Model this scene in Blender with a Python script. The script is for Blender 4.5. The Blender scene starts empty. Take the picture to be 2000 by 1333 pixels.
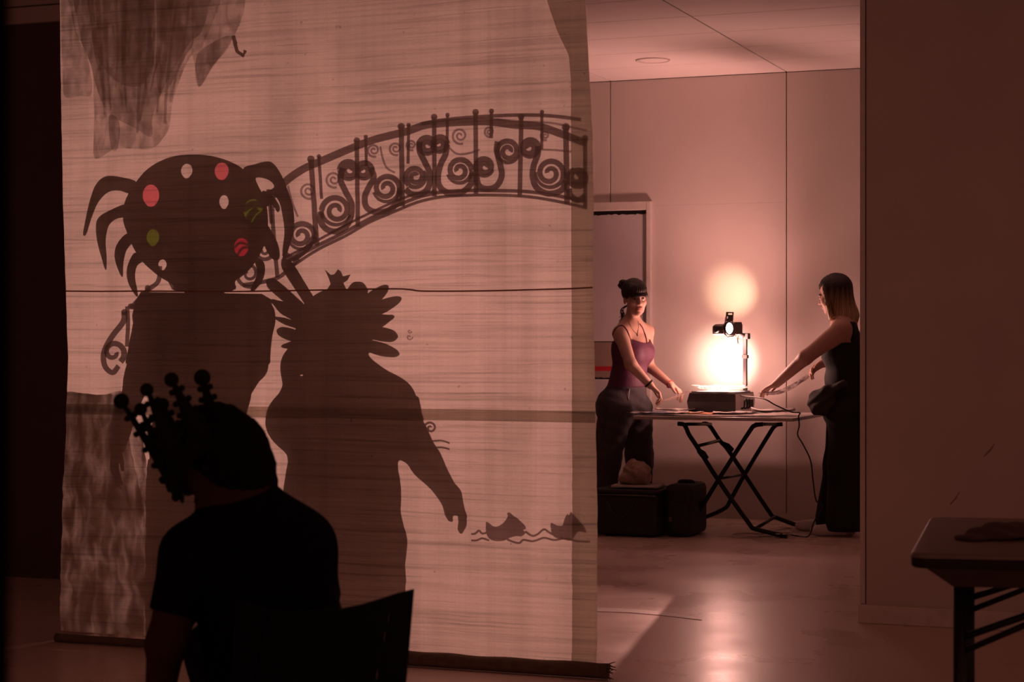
import bpy, bmesh, math, random
import numpy as np
from mathutils import Vector, Matrix, noise as mnoise

random.seed(7)
C = bpy.context.scene.collection
SC = bpy.context.scene

# ------------------------------------------------------------------ camera
FPX = 3700.0
YAW = math.radians(21.3)
CAMH = 1.24
CU, CV = 1000.0, 666.5
cy_, sy_ = math.cos(YAW), math.sin(YAW)
cam_d = bpy.data.cameras.new('camera')
cam_d.sensor_width = 36.0
cam_d.lens = FPX / 2000.0 * 36.0
cam_d.clip_end = 100
cam_d.dof.use_dof = True
cam_d.dof.focus_distance = 9.5
cam_d.dof.aperture_fstop = 6.3
cam = bpy.data.objects.new('camera', cam_d)
cam.location = (0, 0, CAMH)
cam.rotation_euler = (math.pi / 2, 0, YAW)
C.objects.link(cam)
SC.camera = cam


def P(u, v, Y):
    """point of the world plane y = Y that the photograph shows at pixel (u, v)"""
    a = (u - CU) / FPX
    b = (CV - v) / FPX
    fwd = Y / (cy_ + a * sy_)
    return Vector((-fwd * sy_ + a * fwd * cy_, Y, CAMH + b * fwd))


def FL(u, v, z=0.0):
    fwd = (CAMH - z) * FPX / (v - CV)
    a = (u - CU) / FPX * fwd
    return Vector((-fwd * sy_ + a * cy_, fwd * cy_ + a * sy_, z))


# ------------------------------------------------------------------ world, lamps, exposure
SC.view_settings.view_transform = 'Standard'
SC.view_settings.look = 'None'
SC.view_settings.gamma = 1.0
SC.view_settings.use_curve_mapping = False
SC.view_settings.exposure = 0.0
w = bpy.data.worlds.new('world')
SC.world = w
w.use_nodes = True
w.node_tree.nodes['Background'].inputs[0].default_value = (1.0, 0.40, 0.30, 1)
w.node_tree.nodes['Background'].inputs[1].default_value = 0.20

P_SCATTER, P_HEAD = 14.0, 11.0
YS = 6.60                                     # plane of the hanging sheet
LENS = P(1407, 640, 12.10)                    # lens of the overhead projector
WARM = (1.0, 0.455, 0.375)
P_BEAM, P_BED, P_WALL, P_GLOW, P_HALO = 860.0, 140.0, 22.0, 15.0, 0.8


def lamp(name, kind, loc, aim, power, color, **kw):
    d = bpy.data.lights.new(name, kind)
    d.energy = power
    d.color = color
    for k, v in kw.items():
        setattr(d, k, v)
    o = bpy.data.objects.new(name, d)
    o.location = loc
    o.rotation_euler = (Vector(aim) - Vector(loc)).to_track_quat('-Z', 'Y').to_euler()
    C.objects.link(o)
    return o


BEAM_AIM = Vector((-3.40, YS, 1.28))
beam = lamp('projector_beam', 'SPOT', LENS + (BEAM_AIM - LENS).normalized() * 0.05, BEAM_AIM, P_BEAM, WARM,
            spot_size=math.radians(50), spot_blend=0.15, shadow_soft_size=0.006)
# the projector throws a square picture: its lamp only shines inside a square gate
bd = beam.data
bd.use_nodes = True
nt = bd.node_tree
em = nt.nodes['Emission']
tc = nt.nodes.new('ShaderNodeTexCoord')
sx = nt.nodes.new('ShaderNodeSeparateXYZ')
nt.links.new(tc.outputs['Normal'], sx.inputs[0])


def lmath(op, a, b=None, c=None):
    n = nt.nodes.new('ShaderNodeMath')
    n.operation = op
    for i, x in enumerate((a, b, c)):
        if x is None:
            continue
        if isinstance(x, (int, float)):
            n.inputs[i].default_value = x
        else:
            nt.links.new(x, n.inputs[i])
    return n.outputs[0]


az = lmath('ABSOLUTE', sx.outputs[2])
qx = lmath('DIVIDE', lmath('ABSOLUTE', sx.outputs[0]), az)
qy = lmath('DIVIDE', lmath('ABSOLUTE', sx.outputs[1]), az)


def gate(q, edge, soft):
    n = nt.nodes.new('ShaderNodeMapRange')
    n.interpolation_type = 'SMOOTHSTEP'
    nt.links.new(q, n.inputs[0])
    n.inputs[1].default_value = edge
    n.inputs[2].default_value = edge + soft
    n.inputs[3].default_value = 1.0
    n.inputs[4].default_value = 0.0
    return n.outputs[0]


nt.links.new(lmath('MULTIPLY', gate(qx, 0.212, 0.01), gate(qy, 0.03, 0.48)), em.inputs[1])

BEDC = P(1403, 764, 12.19)
BEDC.z = 0.918
bed_lamp = lamp('projector_bed_lamp', 'SPOT', BEDC + Vector((0, 0, 0.012)), BEDC + Vector((0, 0, 1)), P_BED, WARM,
                spot_size=math.radians(112), spot_blend=0.9, shadow_soft_size=0.10)
YB = 12.87                                    # back wall
wall_lamp = lamp('projector_stray_lamp', 'SPOT', P(1420, 706, 12.47), P(1420, 706, YB), P_WALL, (1.0, 0.80, 0.62),
                 spot_size=math.radians(74), spot_blend=1.0, shadow_soft_size=0.02)
halo_lamp = lamp('projector_stray_halo', 'SPOT', P(1412, 716, 12.46), P(1412, 716, YB), P_HALO, (1.0, 0.66, 0.45),
                 spot_size=math.radians(95), spot_blend=1.0, shadow_soft_size=0.02)
glow_lamp = lamp('projector_head_leak', 'SPOT', P(1431, 590, 12.40), P(1431, 572, YB), P_GLOW, (1.0, 0.68, 0.40),
                 spot_size=math.radians(50), spot_blend=1.0, shadow_soft_size=0.01)

# ------------------------------------------------------------------ helpers
MATS = {}


def mat(name, color, rough=0.6, nscale=20.0, namt=0.08, bump=0.0, bscale=60.0, metal=0.0, spec=0.5, stretch=(1, 1, 1),
        color2=None, emit=0.0, emit_col=None):
    if name in MATS:
        return MATS[name]
    m = bpy.data.materials.new(name)
    m.use_nodes = True
    t = m.node_tree
    b = t.nodes['Principled BSDF']
    b.inputs['Roughness'].default_value = rough
    b.inputs['Metallic'].default_value = metal
    b.inputs['Specular IOR Level'].default_value = spec
    co = t.nodes.new('ShaderNodeTexCoord')
    mp = t.nodes.new('ShaderNodeMapping')
    mp.inputs['Scale'].default_value = stretch
    t.links.new(co.outputs['Object'], mp.inputs[0])
    nz = t.nodes.new('ShaderNodeTexNoise')
    nz.inputs['Scale'].default_value = nscale
    nz.inputs['Detail'].default_value = 5
    t.links.new(mp.outputs[0], nz.inputs['Vector'])
    mx = t.nodes.new('ShaderNodeMix')
    mx.data_type = 'RGBA'
    t.links.new(nz.outputs['Fac'], mx.inputs[0])
    c2 = color2 if color2 else tuple(min(1, c * (1 + 2 * namt)) for c in color)
    c1 = color if color2 else tuple(c * (1 - 2 * namt) for c in color)
    mx.inputs[6].default_value = (*c1, 1)
    mx.inputs[7].default_value = (*c2, 1)
    t.links.new(mx.outputs[2], b.inputs['Base Color'])
    if bump > 0:
        n2 = t.nodes.new('ShaderNodeTexNoise')
        n2.inputs['Scale'].default_value = bscale
        n2.inputs['Detail'].default_value = 4
        t.links.new(mp.outputs[0], n2.inputs['Vector'])
        bp = t.nodes.new('ShaderNodeBump')
        bp.inputs['Strength'].default_value = bump
        bp.inputs['Distance'].default_value = 0.01
        t.links.new(n2.outputs['Fac'], bp.inputs['Height'])
        t.links.new(bp.outputs[0], b.inputs['Normal'])
    if emit > 0:
        b.inputs['Emission Color'].default_value = (*(emit_col or color), 1)
        b.inputs['Emission Strength'].default_value = emit
    MATS[name] = m
    return m


def veil_mat(name, color, clear, nscale=8.0, stretch=(1, 1, 1), spread=0.0, clear_col=(1, 1, 1)):
    """thin cloth or film: part lets the light straight through, part scatters it"""
    if name in MATS:
        return MATS[name]
    m = bpy.data.materials.new(name)
    m.use_nodes = True
    t = m.node_tree
    for n in list(t.nodes):
        t.nodes.remove(n)
    out = t.nodes.new('ShaderNodeOutputMaterial')
    tr = t.nodes.new('ShaderNodeBsdfTransparent')
    tr.inputs[0].default_value = (*clear_col, 1)
    df = t.nodes.new('ShaderNodeBsdfDiffuse')
    df.inputs[0].default_value = (*color, 1)
    tl = t.nodes.new('ShaderNodeBsdfTranslucent')
    tl.inputs[0].default_value = (*color, 1)
    m1 = t.nodes.new('ShaderNodeMixShader')
    m1.inputs[0].default_value = 0.5
    t.links.new(df.outputs[0], m1.inputs[1])
    t.links.new(tl.outputs[0], m1.inputs[2])
    m2 = t.nodes.new('ShaderNodeMixShader')
    t.links.new(m1.outputs[0], m2.inputs[1])
    t.links.new(tr.outputs[0], m2.inputs[2])
    if spread > 0:
        co = t.nodes.new('ShaderNodeTexCoord')
        mp = t.nodes.new('ShaderNodeMapping')
        mp.inputs['Scale'].default_value = stretch
        t.links.new(co.outputs['Object'], mp.inputs[0])
        nz = t.nodes.new('ShaderNodeTexNoise')
        nz.inputs['Scale'].default_value = nscale
        nz.inputs['Detail'].default_value = 6
        nz.inputs['Distortion'].default_value = 0.6
        t.links.new(mp.outputs[0], nz.inputs['Vector'])
        mr = t.nodes.new('ShaderNodeMapRange')
        mr.inputs[1].default_value = 0.35
        mr.inputs[2].default_value = 0.65
        mr.inputs[3].default_value = max(0, clear - spread)
        mr.inputs[4].default_value = min(1, clear + spread)
        t.links.new(nz.outputs['Fac'], mr.inputs[0])
        t.links.new(mr.outputs[0], m2.inputs[0])
    else:
        m2.inputs[0].default_value = clear
    t.links.new(m2.outputs[0], out.inputs[0])
    MATS[name] = m
    return m


def tag(o, label=None, cat=None, group=None, kind=None):
    if label:
        o['label'] = label
    if cat:
        o['category'] = cat
    if group:
        o['group'] = group
    if kind:
        o['kind'] = kind
    return o


def thing(name, loc, label, cat, group=None, rz=0.0):
    o = bpy.data.objects.new(name, None)
    o.location = loc
    o.rotation_euler = (0, 0, rz)
    o.empty_display_size = 0.1
    C.objects.link(o)
    return tag(o, label, cat, group)


def link(name, me, m, parent=None, smooth=False, world=True):
    """world=True: vertices are given in world space even when parented"""
    o = bpy.data.objects.new(name, me)
    C.objects.link(o)
    if m is not None and not me.materials:
        me.materials.append(m)
    if smooth:
        for p in me.polygons:
            p.use_smooth = True
    if parent is not None:
        o.parent = parent
        if world:
            mw = Matrix.Identity(4)
            q = parent
            while q is not None:
                mw = Matrix.LocRotScale(q.location, q.rotation_euler, q.scale) @ mw
                q = q.parent
            me.transform(mw.inverted())
    elif world:
        # put the origin at the base of the mesh
        co = np.empty(len(me.vertices) * 3)
        me.vertices.foreach_get('co', co)
        co = co.reshape(-1, 3)
        if len(co):
            b = Vector(((co[:, 0].min() + co[:, 0].max()) / 2, (co[:, 1].min() + co[:, 1].max()) / 2, co[:, 2].min()))
            me.transform(Matrix.Translation(-b))
            o.location = b
    return o


def mesh_from(verts, faces, name='mesh'):
    me = bpy.data.meshes.new(name)
    me.from_pydata([tuple(v) for v in verts], [], faces)
    me.update()
    return me


def bm_done(bm, name, m, parent=None, smooth=False, world=True, bevel=0.0, seg=2):
    if bevel > 0:
        bmesh.ops.bevel(bm, geom=list(bm.edges), offset=bevel, segments=seg, affect='EDGES', profile=0.5)
    bmesh.ops.recalc_face_normals(bm, faces=list(bm.faces))
    me = bpy.data.meshes.new(name)
    bm.to_mesh(me)
    bm.free()
    return link(name, me, m, parent, smooth, world)


def add_box(bm, c, s, rot=None):
    mtx = Matrix.Translation(Vector(c))
    if rot is not None:
        mtx = mtx @ rot.to_4x4()
    mtx = mtx @ Matrix.Diagonal((s[0], s[1], s[2], 1))
    bmesh.ops.create_cube(bm, size=1, matrix=mtx)


def box(name, c, s, m, parent=None, bevel=0.0, rot=None, world=True, seg=2):
    bm = bmesh.new()
    add_box(bm, c, s, rot)
    return bm_done(bm, name, m, parent, False, world, bevel, seg)


def box2(name, a, b, m, parent=None, bevel=0.0):
    a, b = Vector(a), Vector(b)
    return box(name, (a + b) / 2, [abs(x) for x in (b - a)], m, parent, bevel)


def catmull(pts, n=8, closed=False):
    pts = [Vector(p) for p in pts]
    out = []
    N = len(pts)
    rng = N if closed else N - 1
    for i in range(rng):
        p0 = pts[(i - 1) % N] if (closed or i > 0) else pts[i] * 2 - pts[i + 1]
        p1 = pts[i]
        p2 = pts[(i + 1) % N]
        p3 = pts[(i + 2) % N] if (closed or i < N - 2) else p2 * 2 - p1
        for k in range(n):
            t = k / n
            out.append(0.5 * ((2 * p1) + (p2 - p0) * t + (2 * p0 - 5 * p1 + 4 * p2 - p3) * t * t + (3 * p1 - p0 - 3 * p2 + p3) * t ** 3))
    if not closed:
        out.append(pts[-1])
    return out


def add_tube(bm, pts, r, sides=10, caps=True):
    pts = [Vector(p) for p in pts]
    rr = r if isinstance(r, (list, tuple)) else [r] * len(pts)
    rings = []
    up = Vector((0.13, 0.27, 0.95)).normalized()
    for i, p in enumerate(pts):
        d = (pts[min(i + 1, len(pts) - 1)] - pts[max(i - 1, 0)]).normalized()
        if abs(d.dot(up)) > 0.97:
            up = Vector((0.9, 0.3, 0.1)).normalized()
        a = d.cross(up).normalized()
        b = a.cross(d).normalized()
        rings.append([bm.verts.new(p + (a * math.cos(2 * math.pi * k / sides) + b * math.sin(2 * math.pi * k / sides)) * rr[i]) for k in range(sides)])
    for i in range(len(rings) - 1):
        for k in range(sides):
            bm.faces.new((rings[i][k], rings[i][(k + 1) % sides], rings[i + 1][(k + 1) % sides], rings[i + 1][k]))
    if caps:
        bm.faces.new(rings[0][::-1])
        bm.faces.new(rings[-1])


def tube(name, pts, r, m, parent=None, sides=10):
    bm = bmesh.new()
    add_tube(bm, pts, r, sides)
    return bm_done(bm, name, m, parent, True)


def add_ball(bm, c, r, seg=12, scale=None):
    mtx = Matrix.Translation(Vector(c))
    if scale:
        mtx = mtx @ Matrix.Diagonal((*scale, 1))
    bmesh.ops.create_uvsphere(bm, u_segments=seg, v_segments=max(6, seg * 2 // 3), radius=r, matrix=mtx)


def add_lathe(bm, base, axis, prof, sides=24):
    """prof: list of (distance along the axis, radius)"""
    axis = Vector(axis).normalized()
    a = axis.orthogonal().normalized()
    b = axis.cross(a)
    rings = []
    for h, r in prof:
        rings.append([bm.verts.new(Vector(base) + axis * h + (a * math.cos(2 * math.pi * k / sides) + b * math.sin(2 * math.pi * k / sides)) * max(r, 1e-5)) for k in range(sides)])
    for i in range(len(rings) - 1):
        for k in range(sides):
            bm.faces.new((rings[i][k], rings[i][(k + 1) % sides], rings[i + 1][(k + 1) % sides], rings[i + 1][k]))
    bm.faces.new(rings[0][::-1])
    bm.faces.new(rings[-1])


def lathe(name, base, axis, prof, m, parent=None, sides=24, smooth=True):
    bm = bmesh.new()
    add_lathe(bm, base, axis, prof, sides)
    return bm_done(bm, name, m, parent, smooth)


def flat_mesh(polys, thick, to3d, name='flat'):
    """fill 2D outlines (holes by even-odd) to a board of real thickness; to3d maps (a, b, c) to the world"""
    cu = bpy.data.curves.new(name, 'CURVE')
    cu.dimensions = '2D'
    cu.fill_mode = 'BOTH'
    cu.extrude = thick / 2
    for pl in polys:
        sp = cu.splines.new('POLY')
        sp.points.add(len(pl) - 1)
        for p, q in zip(sp.points, pl):
            p.co = (q[0], q[1], 0, 1)
        sp.use_cyclic_u = True
    o = bpy.data.objects.new(name, cu)
    me = bpy.data.meshes.new_from_object(o)
    bpy.data.objects.remove(o)
    bpy.data.curves.remove(cu)
    for v in me.vertices:
        v.co = to3d(v.co.x, v.co.y, v.co.z)
    me.update()
    return me


# ------------------------------------------------------------------ signed-distance bodies
class Body:
    """smooth union of tapered limbs on a grid, meshed with surface nets: one continuous surface"""

    def __init__(self):
        self.pr = []

    def cap(self, a, b, ra, rb, k=0.02, g='body'):
        self.pr.append(('cap', Vector(a), Vector(b), ra, rb, k, g))

    def ecap(self, a, b, ra, rb, side, k=0.02, g='body'):
        """ra, rb = (half width along side, half depth)"""
        self.pr.append(('ecap', Vector(a), Vector(b), ra, rb, k, g, Vector(side).normalized()))

    def ell(self, c, r, R=None, k=0.01, g='body', sub=False):
        self.pr.append(('ell', Vector(c), r, R, k, g, sub))

    def field(self, h, groups=None, off=0.0, extra=0.03):
        prs = [p for p in self.pr if groups is None or (p[6] if p[0] != 'ell' else p[5]) in groups]
        lo, hi = np.array([1e9] * 3), np.array([-1e9] * 3)

        def bb(p):
            if p[0] in ('cap', 'ecap'):
                a, b = np.array(p[1]), np.array(p[2])
                r = max(p[3], p[4]) if p[0] == 'cap' else max(*p[3], *p[4])
                return np.minimum(a, b) - r, np.maximum(a, b) + r
            c = np.array(p[1])
            r = max(p[2])
            return c - r, c + r
        for p in prs:
            l, u = bb(p)
            lo, hi = np.minimum(lo, l), np.maximum(hi, u)
        lo = lo - off - extra
        hi = hi + off + extra
        n = np.ceil((hi - lo) / h).astype(int) + 1
        F = np.full(n, 0.5, dtype=np.float32)
        for p in prs:
            l, u = bb(p)
            k = p[4] if p[0] == 'ell' else p[5]
            mg = k + off + 2.5 * h + 0.004
            i0 = np.clip(np.floor((l - mg - lo) / h).astype(int), 0, n - 1)
            i1 = np.clip(np.ceil((u + mg - lo) / h).astype(int) + 1, 1, n)
            X = (lo[0] + h * np.arange(i0[0], i1[0], dtype=np.float32))[:, None, None].astype(np.float32)
            Y = (lo[1] + h * np.arange(i0[1], i1[1], dtype=np.float32))[None, :, None].astype(np.float32)
            Z = (lo[2] + h * np.arange(i0[2], i1[2], dtype=np.float32))[None, None, :].astype(np.float32)
            if p[0] in ('cap', 'ecap'):
                a, b = p[1], p[2]
                d = b - a
                L2 = max(d.length_squared, 1e-9)
                t = np.clip(((X - a.x) * d.x + (Y - a.y) * d.y + (Z - a.z) * d.z) / L2, 0, 1)
                qx, qy, qz = X - a.x - t * d.x, Y - a.y - t * d.y, Z - a.z - t * d.z
                if p[0] == 'cap':
                    D = np.sqrt(qx * qx + qy * qy + qz * qz) - (p[3] + (p[4] - p[3]) * t)
                else:
                    s = p[7]
                    ax = d.normalized()
                    s = (s - ax * s.dot(ax)).normalized()
                    f = ax.cross(s)
                    rx = p[3][0] + (p[4][0] - p[3][0]) * t
                    ry = p[3][1] + (p[4][1] - p[3][1]) * t
                    S = qx * s.x + qy * s.y + qz * s.z
                    Ff = qx * f.x + qy * f.y + qz * f.z
                    W = qx * ax.x + qy * ax.y + qz * ax.z
                    rm = np.minimum(rx, ry)
                    g = np.sqrt((S / rx) ** 2 + (Ff / ry) ** 2 + (W / rm) ** 2)
                    gr = np.sqrt((S / rx ** 2) ** 2 + (Ff / ry ** 2) ** 2 + (W / rm ** 2) ** 2) + 1e-6
                    D = np.where(g > 0.3, g * (g - 1) / gr, (g - 1) * rm)
            else:
                c, r, R, k, g_, sub = p[1], p[2], p[3], p[4], p[5], p[6]
                qx, qy, qz = X - c.x, Y - c.y, Z - c.z
                if R is not None:
                    ax, ay, az = R.col[0], R.col[1], R.col[2]
                    qx, qy, qz = (qx * ax[0] + qy * ax[1] + qz * ax[2], qx * ay[0] + qy * ay[1] + qz * ay[2], qx * az[0] + qy * az[1] + qz * az[2])
                g = np.sqrt((qx / r[0]) ** 2 + (qy / r[1]) ** 2 + (qz / r[2]) ** 2)
                gr = np.sqrt((qx / r[0] ** 2) ** 2 + (qy / r[1] ** 2) ** 2 + (qz / r[2] ** 2) ** 2) + 1e-6
                D = np.where(g > 0.3, g * (g - 1) / gr, (g - 1) * min(r))
                if sub:
                    A = F[i0[0]:i1[0], i0[1]:i1[1], i0[2]:i1[2]]
                    D = -(D - off)
                    hh = np.maximum(k - np.abs(A - D), 0) / k
                    F[i0[0]:i1[0], i0[1]:i1[1], i0[2]:i1[2]] = np.maximum(A, D) + hh * hh * k * 0.25
                    continue
            D = D - off
            A = F[i0[0]:i1[0], i0[1]:i1[1], i0[2]:i1[2]]
            hh = np.maximum(k - np.abs(A - D), 0) / k
            F[i0[0]:i1[0], i0[1]:i1[1], i0[2]:i1[2]] = np.minimum(A, D) - hh * hh * k * 0.25
        return F, lo, h


def grids(F, lo, h):
    n = F.shape
    X = (lo[0] + h * np.arange(n[0]))[:, None, None].astype(np.float32)
    Y = (lo[1] + h * np.arange(n[1]))[None, :, None].astype(np.float32)
    Z = (lo[2] + h * np.arange(n[2]))[None, None, :].astype(np.float32)
    return X, Y, Z


def nets(F, lo, h, name='body'):
    ins = F < 0
    n = F.shape
    cnt = np.zeros((n[0] - 1, n[1] - 1, n[2] - 1), dtype=np.int8)
    for dx in (0, 1):
        for dy in (0, 1):
            for dz in (0, 1):
                cnt += ins[dx:n[0] - 1 + dx, dy:n[1] - 1 + dy, dz:n[2] - 1 + dz]
    act = (cnt > 0) & (cnt < 8)
    I = np.argwhere(act)
    idx = np.full(act.shape, -1, dtype=np.int32)
    idx[act] = np.arange(len(I))
    cor = np.array([(dx, dy, dz) for dx in (0, 1) for dy in (0, 1) for dz in (0, 1)])
    vals = np.stack([F[I[:, 0] + c[0], I[:, 1] + c[1], I[:, 2] + c[2]] for c in cor], 1)
    acc = np.zeros((len(I), 3))
    num = np.zeros(len(I))
    for a in range(8):
        for b in range(a + 1, 8):
            if np.abs(cor[a] - cor[b]).sum() != 1:
                continue
            va, vb = vals[:, a], vals[:, b]
            m = (va < 0) != (vb < 0)
            t = np.where(m, va / np.where(m, va - vb, 1), 0)
            acc += np.where(m[:, None], cor[a] + t[:, None] * (cor[b] - cor[a]), 0)
            num += m
    V = lo + h * (I + acc / num[:, None])
    quads = []
    for ax in range(3):
        s0 = [slice(None)] * 3
        s1 = [slice(None)] * 3
        s0[ax] = slice(0, n[ax] - 1)
        s1[ax] = slice(1, n[ax])
        e = ins[tuple(s0)] != ins[tuple(s1)]
        E = np.argwhere(e)
        o1, o2 = (ax + 1) % 3, (ax + 2) % 3
        ok = (E[:, o1] > 0) & (E[:, o2] > 0) & (E[:, o1] < n[o1] - 1) & (E[:, o2] < n[o2] - 1)
        E = E[ok]
        if not len(E):
            continue
        u = np.zeros(3, int); u[o1] = 1
        v = np.zeros(3, int); v[o2] = 1
        q = np.stack([idx[tuple((E - u - v).T)], idx[tuple((E - v).T)], idx[tuple(E.T)], idx[tuple((E - u).T)]], 1)
        flip = ~ins[tuple(E.T)]
        q[flip] = q[flip][:, ::-1]
        quads.append(q)
    Q = np.concatenate(quads)
    me = bpy.data.meshes.new(name)
    me.vertices.add(len(V))
    me.vertices.foreach_set('co', V.astype(np.float32).ravel())
    me.loops.add(Q.size)
    me.loops.foreach_set('vertex_index', Q.astype(np.int32).ravel())
    me.polygons.add(len(Q))
    me.polygons.foreach_set('loop_start', np.arange(0, Q.size, 4, dtype=np.int32))
    me.polygons.foreach_set('loop_total', np.full(len(Q), 4, dtype=np.int32))
    me.update(calc_edges=True)
    me.validate()
    me.polygons.foreach_set('use_smooth', np.ones(len(me.polygons), dtype=bool))
    return me


def frame(fwd, up=(0, 0, 1)):
    f = Vector(fwd).normalized()
    u = Vector(up)
    u = (u - f * u.dot(f)).normalized()
    r = f.cross(u).normalized()
    return Matrix((r, f, u)).transposed()          # columns: right, forward, up


def head(B, C0, R, g='head', s=1.0):
    def q(x, y, z):
        return C0 + R @ Vector((x, y, z)) * s

    def e(c, r, k=0.012, sub=False):
        B.ell(q(*c), tuple(x * s for x in r), R, k * s, g, sub)
    e((0, -.012, .042), (.073, .092, .080), .02)
    e((0, .028, -.03), (.056, .060, .082), .03)
    e((0, .036, -.075), (.042, .044, .034), .025)
    e((0, .068, -.098), (.018, .016, .014), .02)
    for sx_ in (-1, 1):
        e((sx_ * .036, .060, -.028), (.022, .022, .022), .025)
        e((sx_ * .069, -.006, -.012), (.009, .017, .026), .010)
    B.cap(q(-.034, .080, .018), q(.034, .080, .018), .010 * s, .010 * s, .012 * s, g)
    for sx_ in (-1, 1):
        e((sx_ * .030, .098, -.002), (.016, .016, .011), .012, True)
    for sx_ in (-1, 1):
        e((sx_ * .030, .0775, -.002), (.0125, .0125, .0125), .003)
    B.cap(q(0, .086, .006), q(0, .106, -.032), .0085 * s, .0115 * s, .010 * s, g)
    for sx_ in (-1, 1):
        e((sx_ * .011, .094, -.036), (.008, .010, .008), .007)
    e((0, .088, -.0615), (.022, .010, .006), .006)
    e((0, .086, -.072), (.018, .010, .007), .006)


def hand(B, W, d, n, s, curl=(25, 30, 20), g='hand', size=1.0, thumb=0.5, spread=0.10):
    """W wrist, d towards the fingers, n out of the palm, s towards the thumb side"""
    d, n = Vector(d).normalized(), Vector(n)
    n = (n - d * n.dot(d)).normalized()
    s0 = d.cross(n).normalized()
    s = s0 if s0.dot(Vector(s)) > 0 else -s0
    offs = [.031, .010, -.011, -.030]
    kn = [.086, .090, .085, .076]
    ln = [(.040, .025, .020), (.044, .028, .021), (.041, .026, .021), (.032, .020, .018)]
    for o, kk, l3 in zip(offs, kn, ln):
        a = W + (d * .008 + s * (o * .55)) * size
        b = W + (d * kk + s * o) * size
        B.cap(a, b, .0150 * size, .0110 * size, .014 * size, g)
        dirn = (d + s * (o / .03) * spread).normalized()
        p = b
        r = .0098
        for ang, L in zip(curl, l3):
            dirn = (Matrix.Rotation(math.radians(ang), 3, d.cross(n)) @ dirn).normalized()
            e = p + dirn * L * size
            B.cap(p, e, r * size, (r - .0009) * size, .003 * size, g)
            p, r = e, r - .0009
    a = W + (d * .018 + s * .018) * size
    b = W + (d * .050 + s * .046 + n * .014 * thumb) * size
    c = b + (d * .030 + s * .010 + n * .018 * thumb) * size
    e = c + (d * .024 + s * -.001 + n * .016 * thumb) * size
    B.cap(a, b, .0150 * size, .0120 * size, .014 * size, g)
    B.cap(b, c, .0115 * size, .0100 * size, .004 * size, g)
    B.cap(c, e, .0100 * size, .0085 * size, .003 * size, g)


def paint(me, fn):
    n = len(me.vertices)
    co = np.empty(n * 3, dtype=np.float32)
    me.vertices.foreach_get('co', co)
    col = fn(co.reshape(-1, 3)).astype(np.float32)
    at = me.color_attributes.new('tone', 'FLOAT_COLOR', 'POINT')
    at.data.foreach_set('color', np.concatenate([col, np.ones((n, 1), np.float32)], 1).ravel())


def attr_mat(name, rough=0.5, bump=0.1, sss=False):
    if name in MATS:
        return MATS[name]
    m = mat(name, (.5, .5, .5), rough, bump=bump, bscale=150)
    t = m.node_tree
    a = t.nodes.new('ShaderNodeAttribute')
    a.attribute_name = 'tone'
    t.links.new(a.outputs['Color'], t.nodes['Principled BSDF'].inputs['Base Color'])
    return m


def face_paint(C0, R, skin, lips, brow, iris=(.05, .025, .012), s=1.0):
    Rm = np.array(R)
    c = np.array(C0)

    def fn(co):
        q = (co - c) @ Rm / s
        x, y, z = q[:, 0], q[:, 1], q[:, 2]
        col = np.tile(np.array(skin, dtype=np.float32), (len(q), 1))
        m = (np.abs(x) < .024) & (z < -.055) & (z > -.080) & (y > .082 - np.abs(x) * .3)
        col[m] = lips
        for sx_ in (-1, 1):
            d = np.sqrt((x - sx_ * .030) ** 2 + (y - .0775) ** 2 + (z + .002) ** 2)
            m = (d < .0142) & (y > .083)
            col[m] = (.55, .5, .47)
            m2 = m & (np.sqrt((x - sx_ * .030) ** 2 + (z + .002) ** 2) < .0065)
            col[m2] = iris
            m3 = (np.abs(x - sx_ * .030) < .019) & (np.abs(z - .017 + 8 * (x - sx_ * .030) ** 2) < .005) & (y > .06)
            col[m3] = brow
            m4 = m & (z > .006)
            col[m4] = (.03, .02, .015)
        return col
    return fn

# ------------------------------------------------------------------ the setting
YP = 8.32                                     # plane of the partition between the rooms
HC = 3.10
M_wall = mat('wall_paint', (.64, .565, .53), .55, 3.0, .03, bump=.06, bscale=220)
M_wall2 = mat('partition_paint', (.62, .53, .48), .6, 2.5, .05, bump=.06, bscale=200)
M_ceil = mat('ceiling_board', (.84, .77, .75), .7, 4.0, .02, bump=.05, bscale=300)
M_joint = mat('joint_dark', (.16, .12, .11), .8)
M_trim = mat('trim_paint', (.70, .62, .58), .45)
M_dark = mat('dark_panel', (.10, .06, .05), .7, 3, .1, bump=.1)
M_black = mat('black_plastic', (.012, .011, .011), .45)


def floor_mat():
    m = mat('vinyl_floor', (.78, .60, .53), .22, 1.6, .015, bump=.0)
    t = m.node_tree
    b = t.nodes['Principled BSDF']
    b.inputs['Specular IOR Level'].default_value = .5
    co = t.nodes['Texture Coordinate']
    nz = t.nodes.new('ShaderNodeTexNoise')
    nz.inputs['Scale'].default_value = 2.2
    nz.inputs['Detail'].default_value = 7
    t.links.new(co.outputs['Object'], nz.inputs['Vector'])
    mr = t.nodes.new('ShaderNodeMapRange')
    mr.inputs[1].default_value, mr.inputs[2].default_value = .35, .7
    mr.inputs[3].default_value, mr.inputs[4].default_value = .25, .36
    t.links.new(nz.outputs['Fac'], mr.inputs[0])
    t.links.new(mr.outputs[0], b.inputs['Roughness'])
    return m


M_floor = floor_mat()
tag(box2('floor', (-7.6, -3, -.1), (3.1, 13.1, 0), M_floor), kind='structure')
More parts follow.
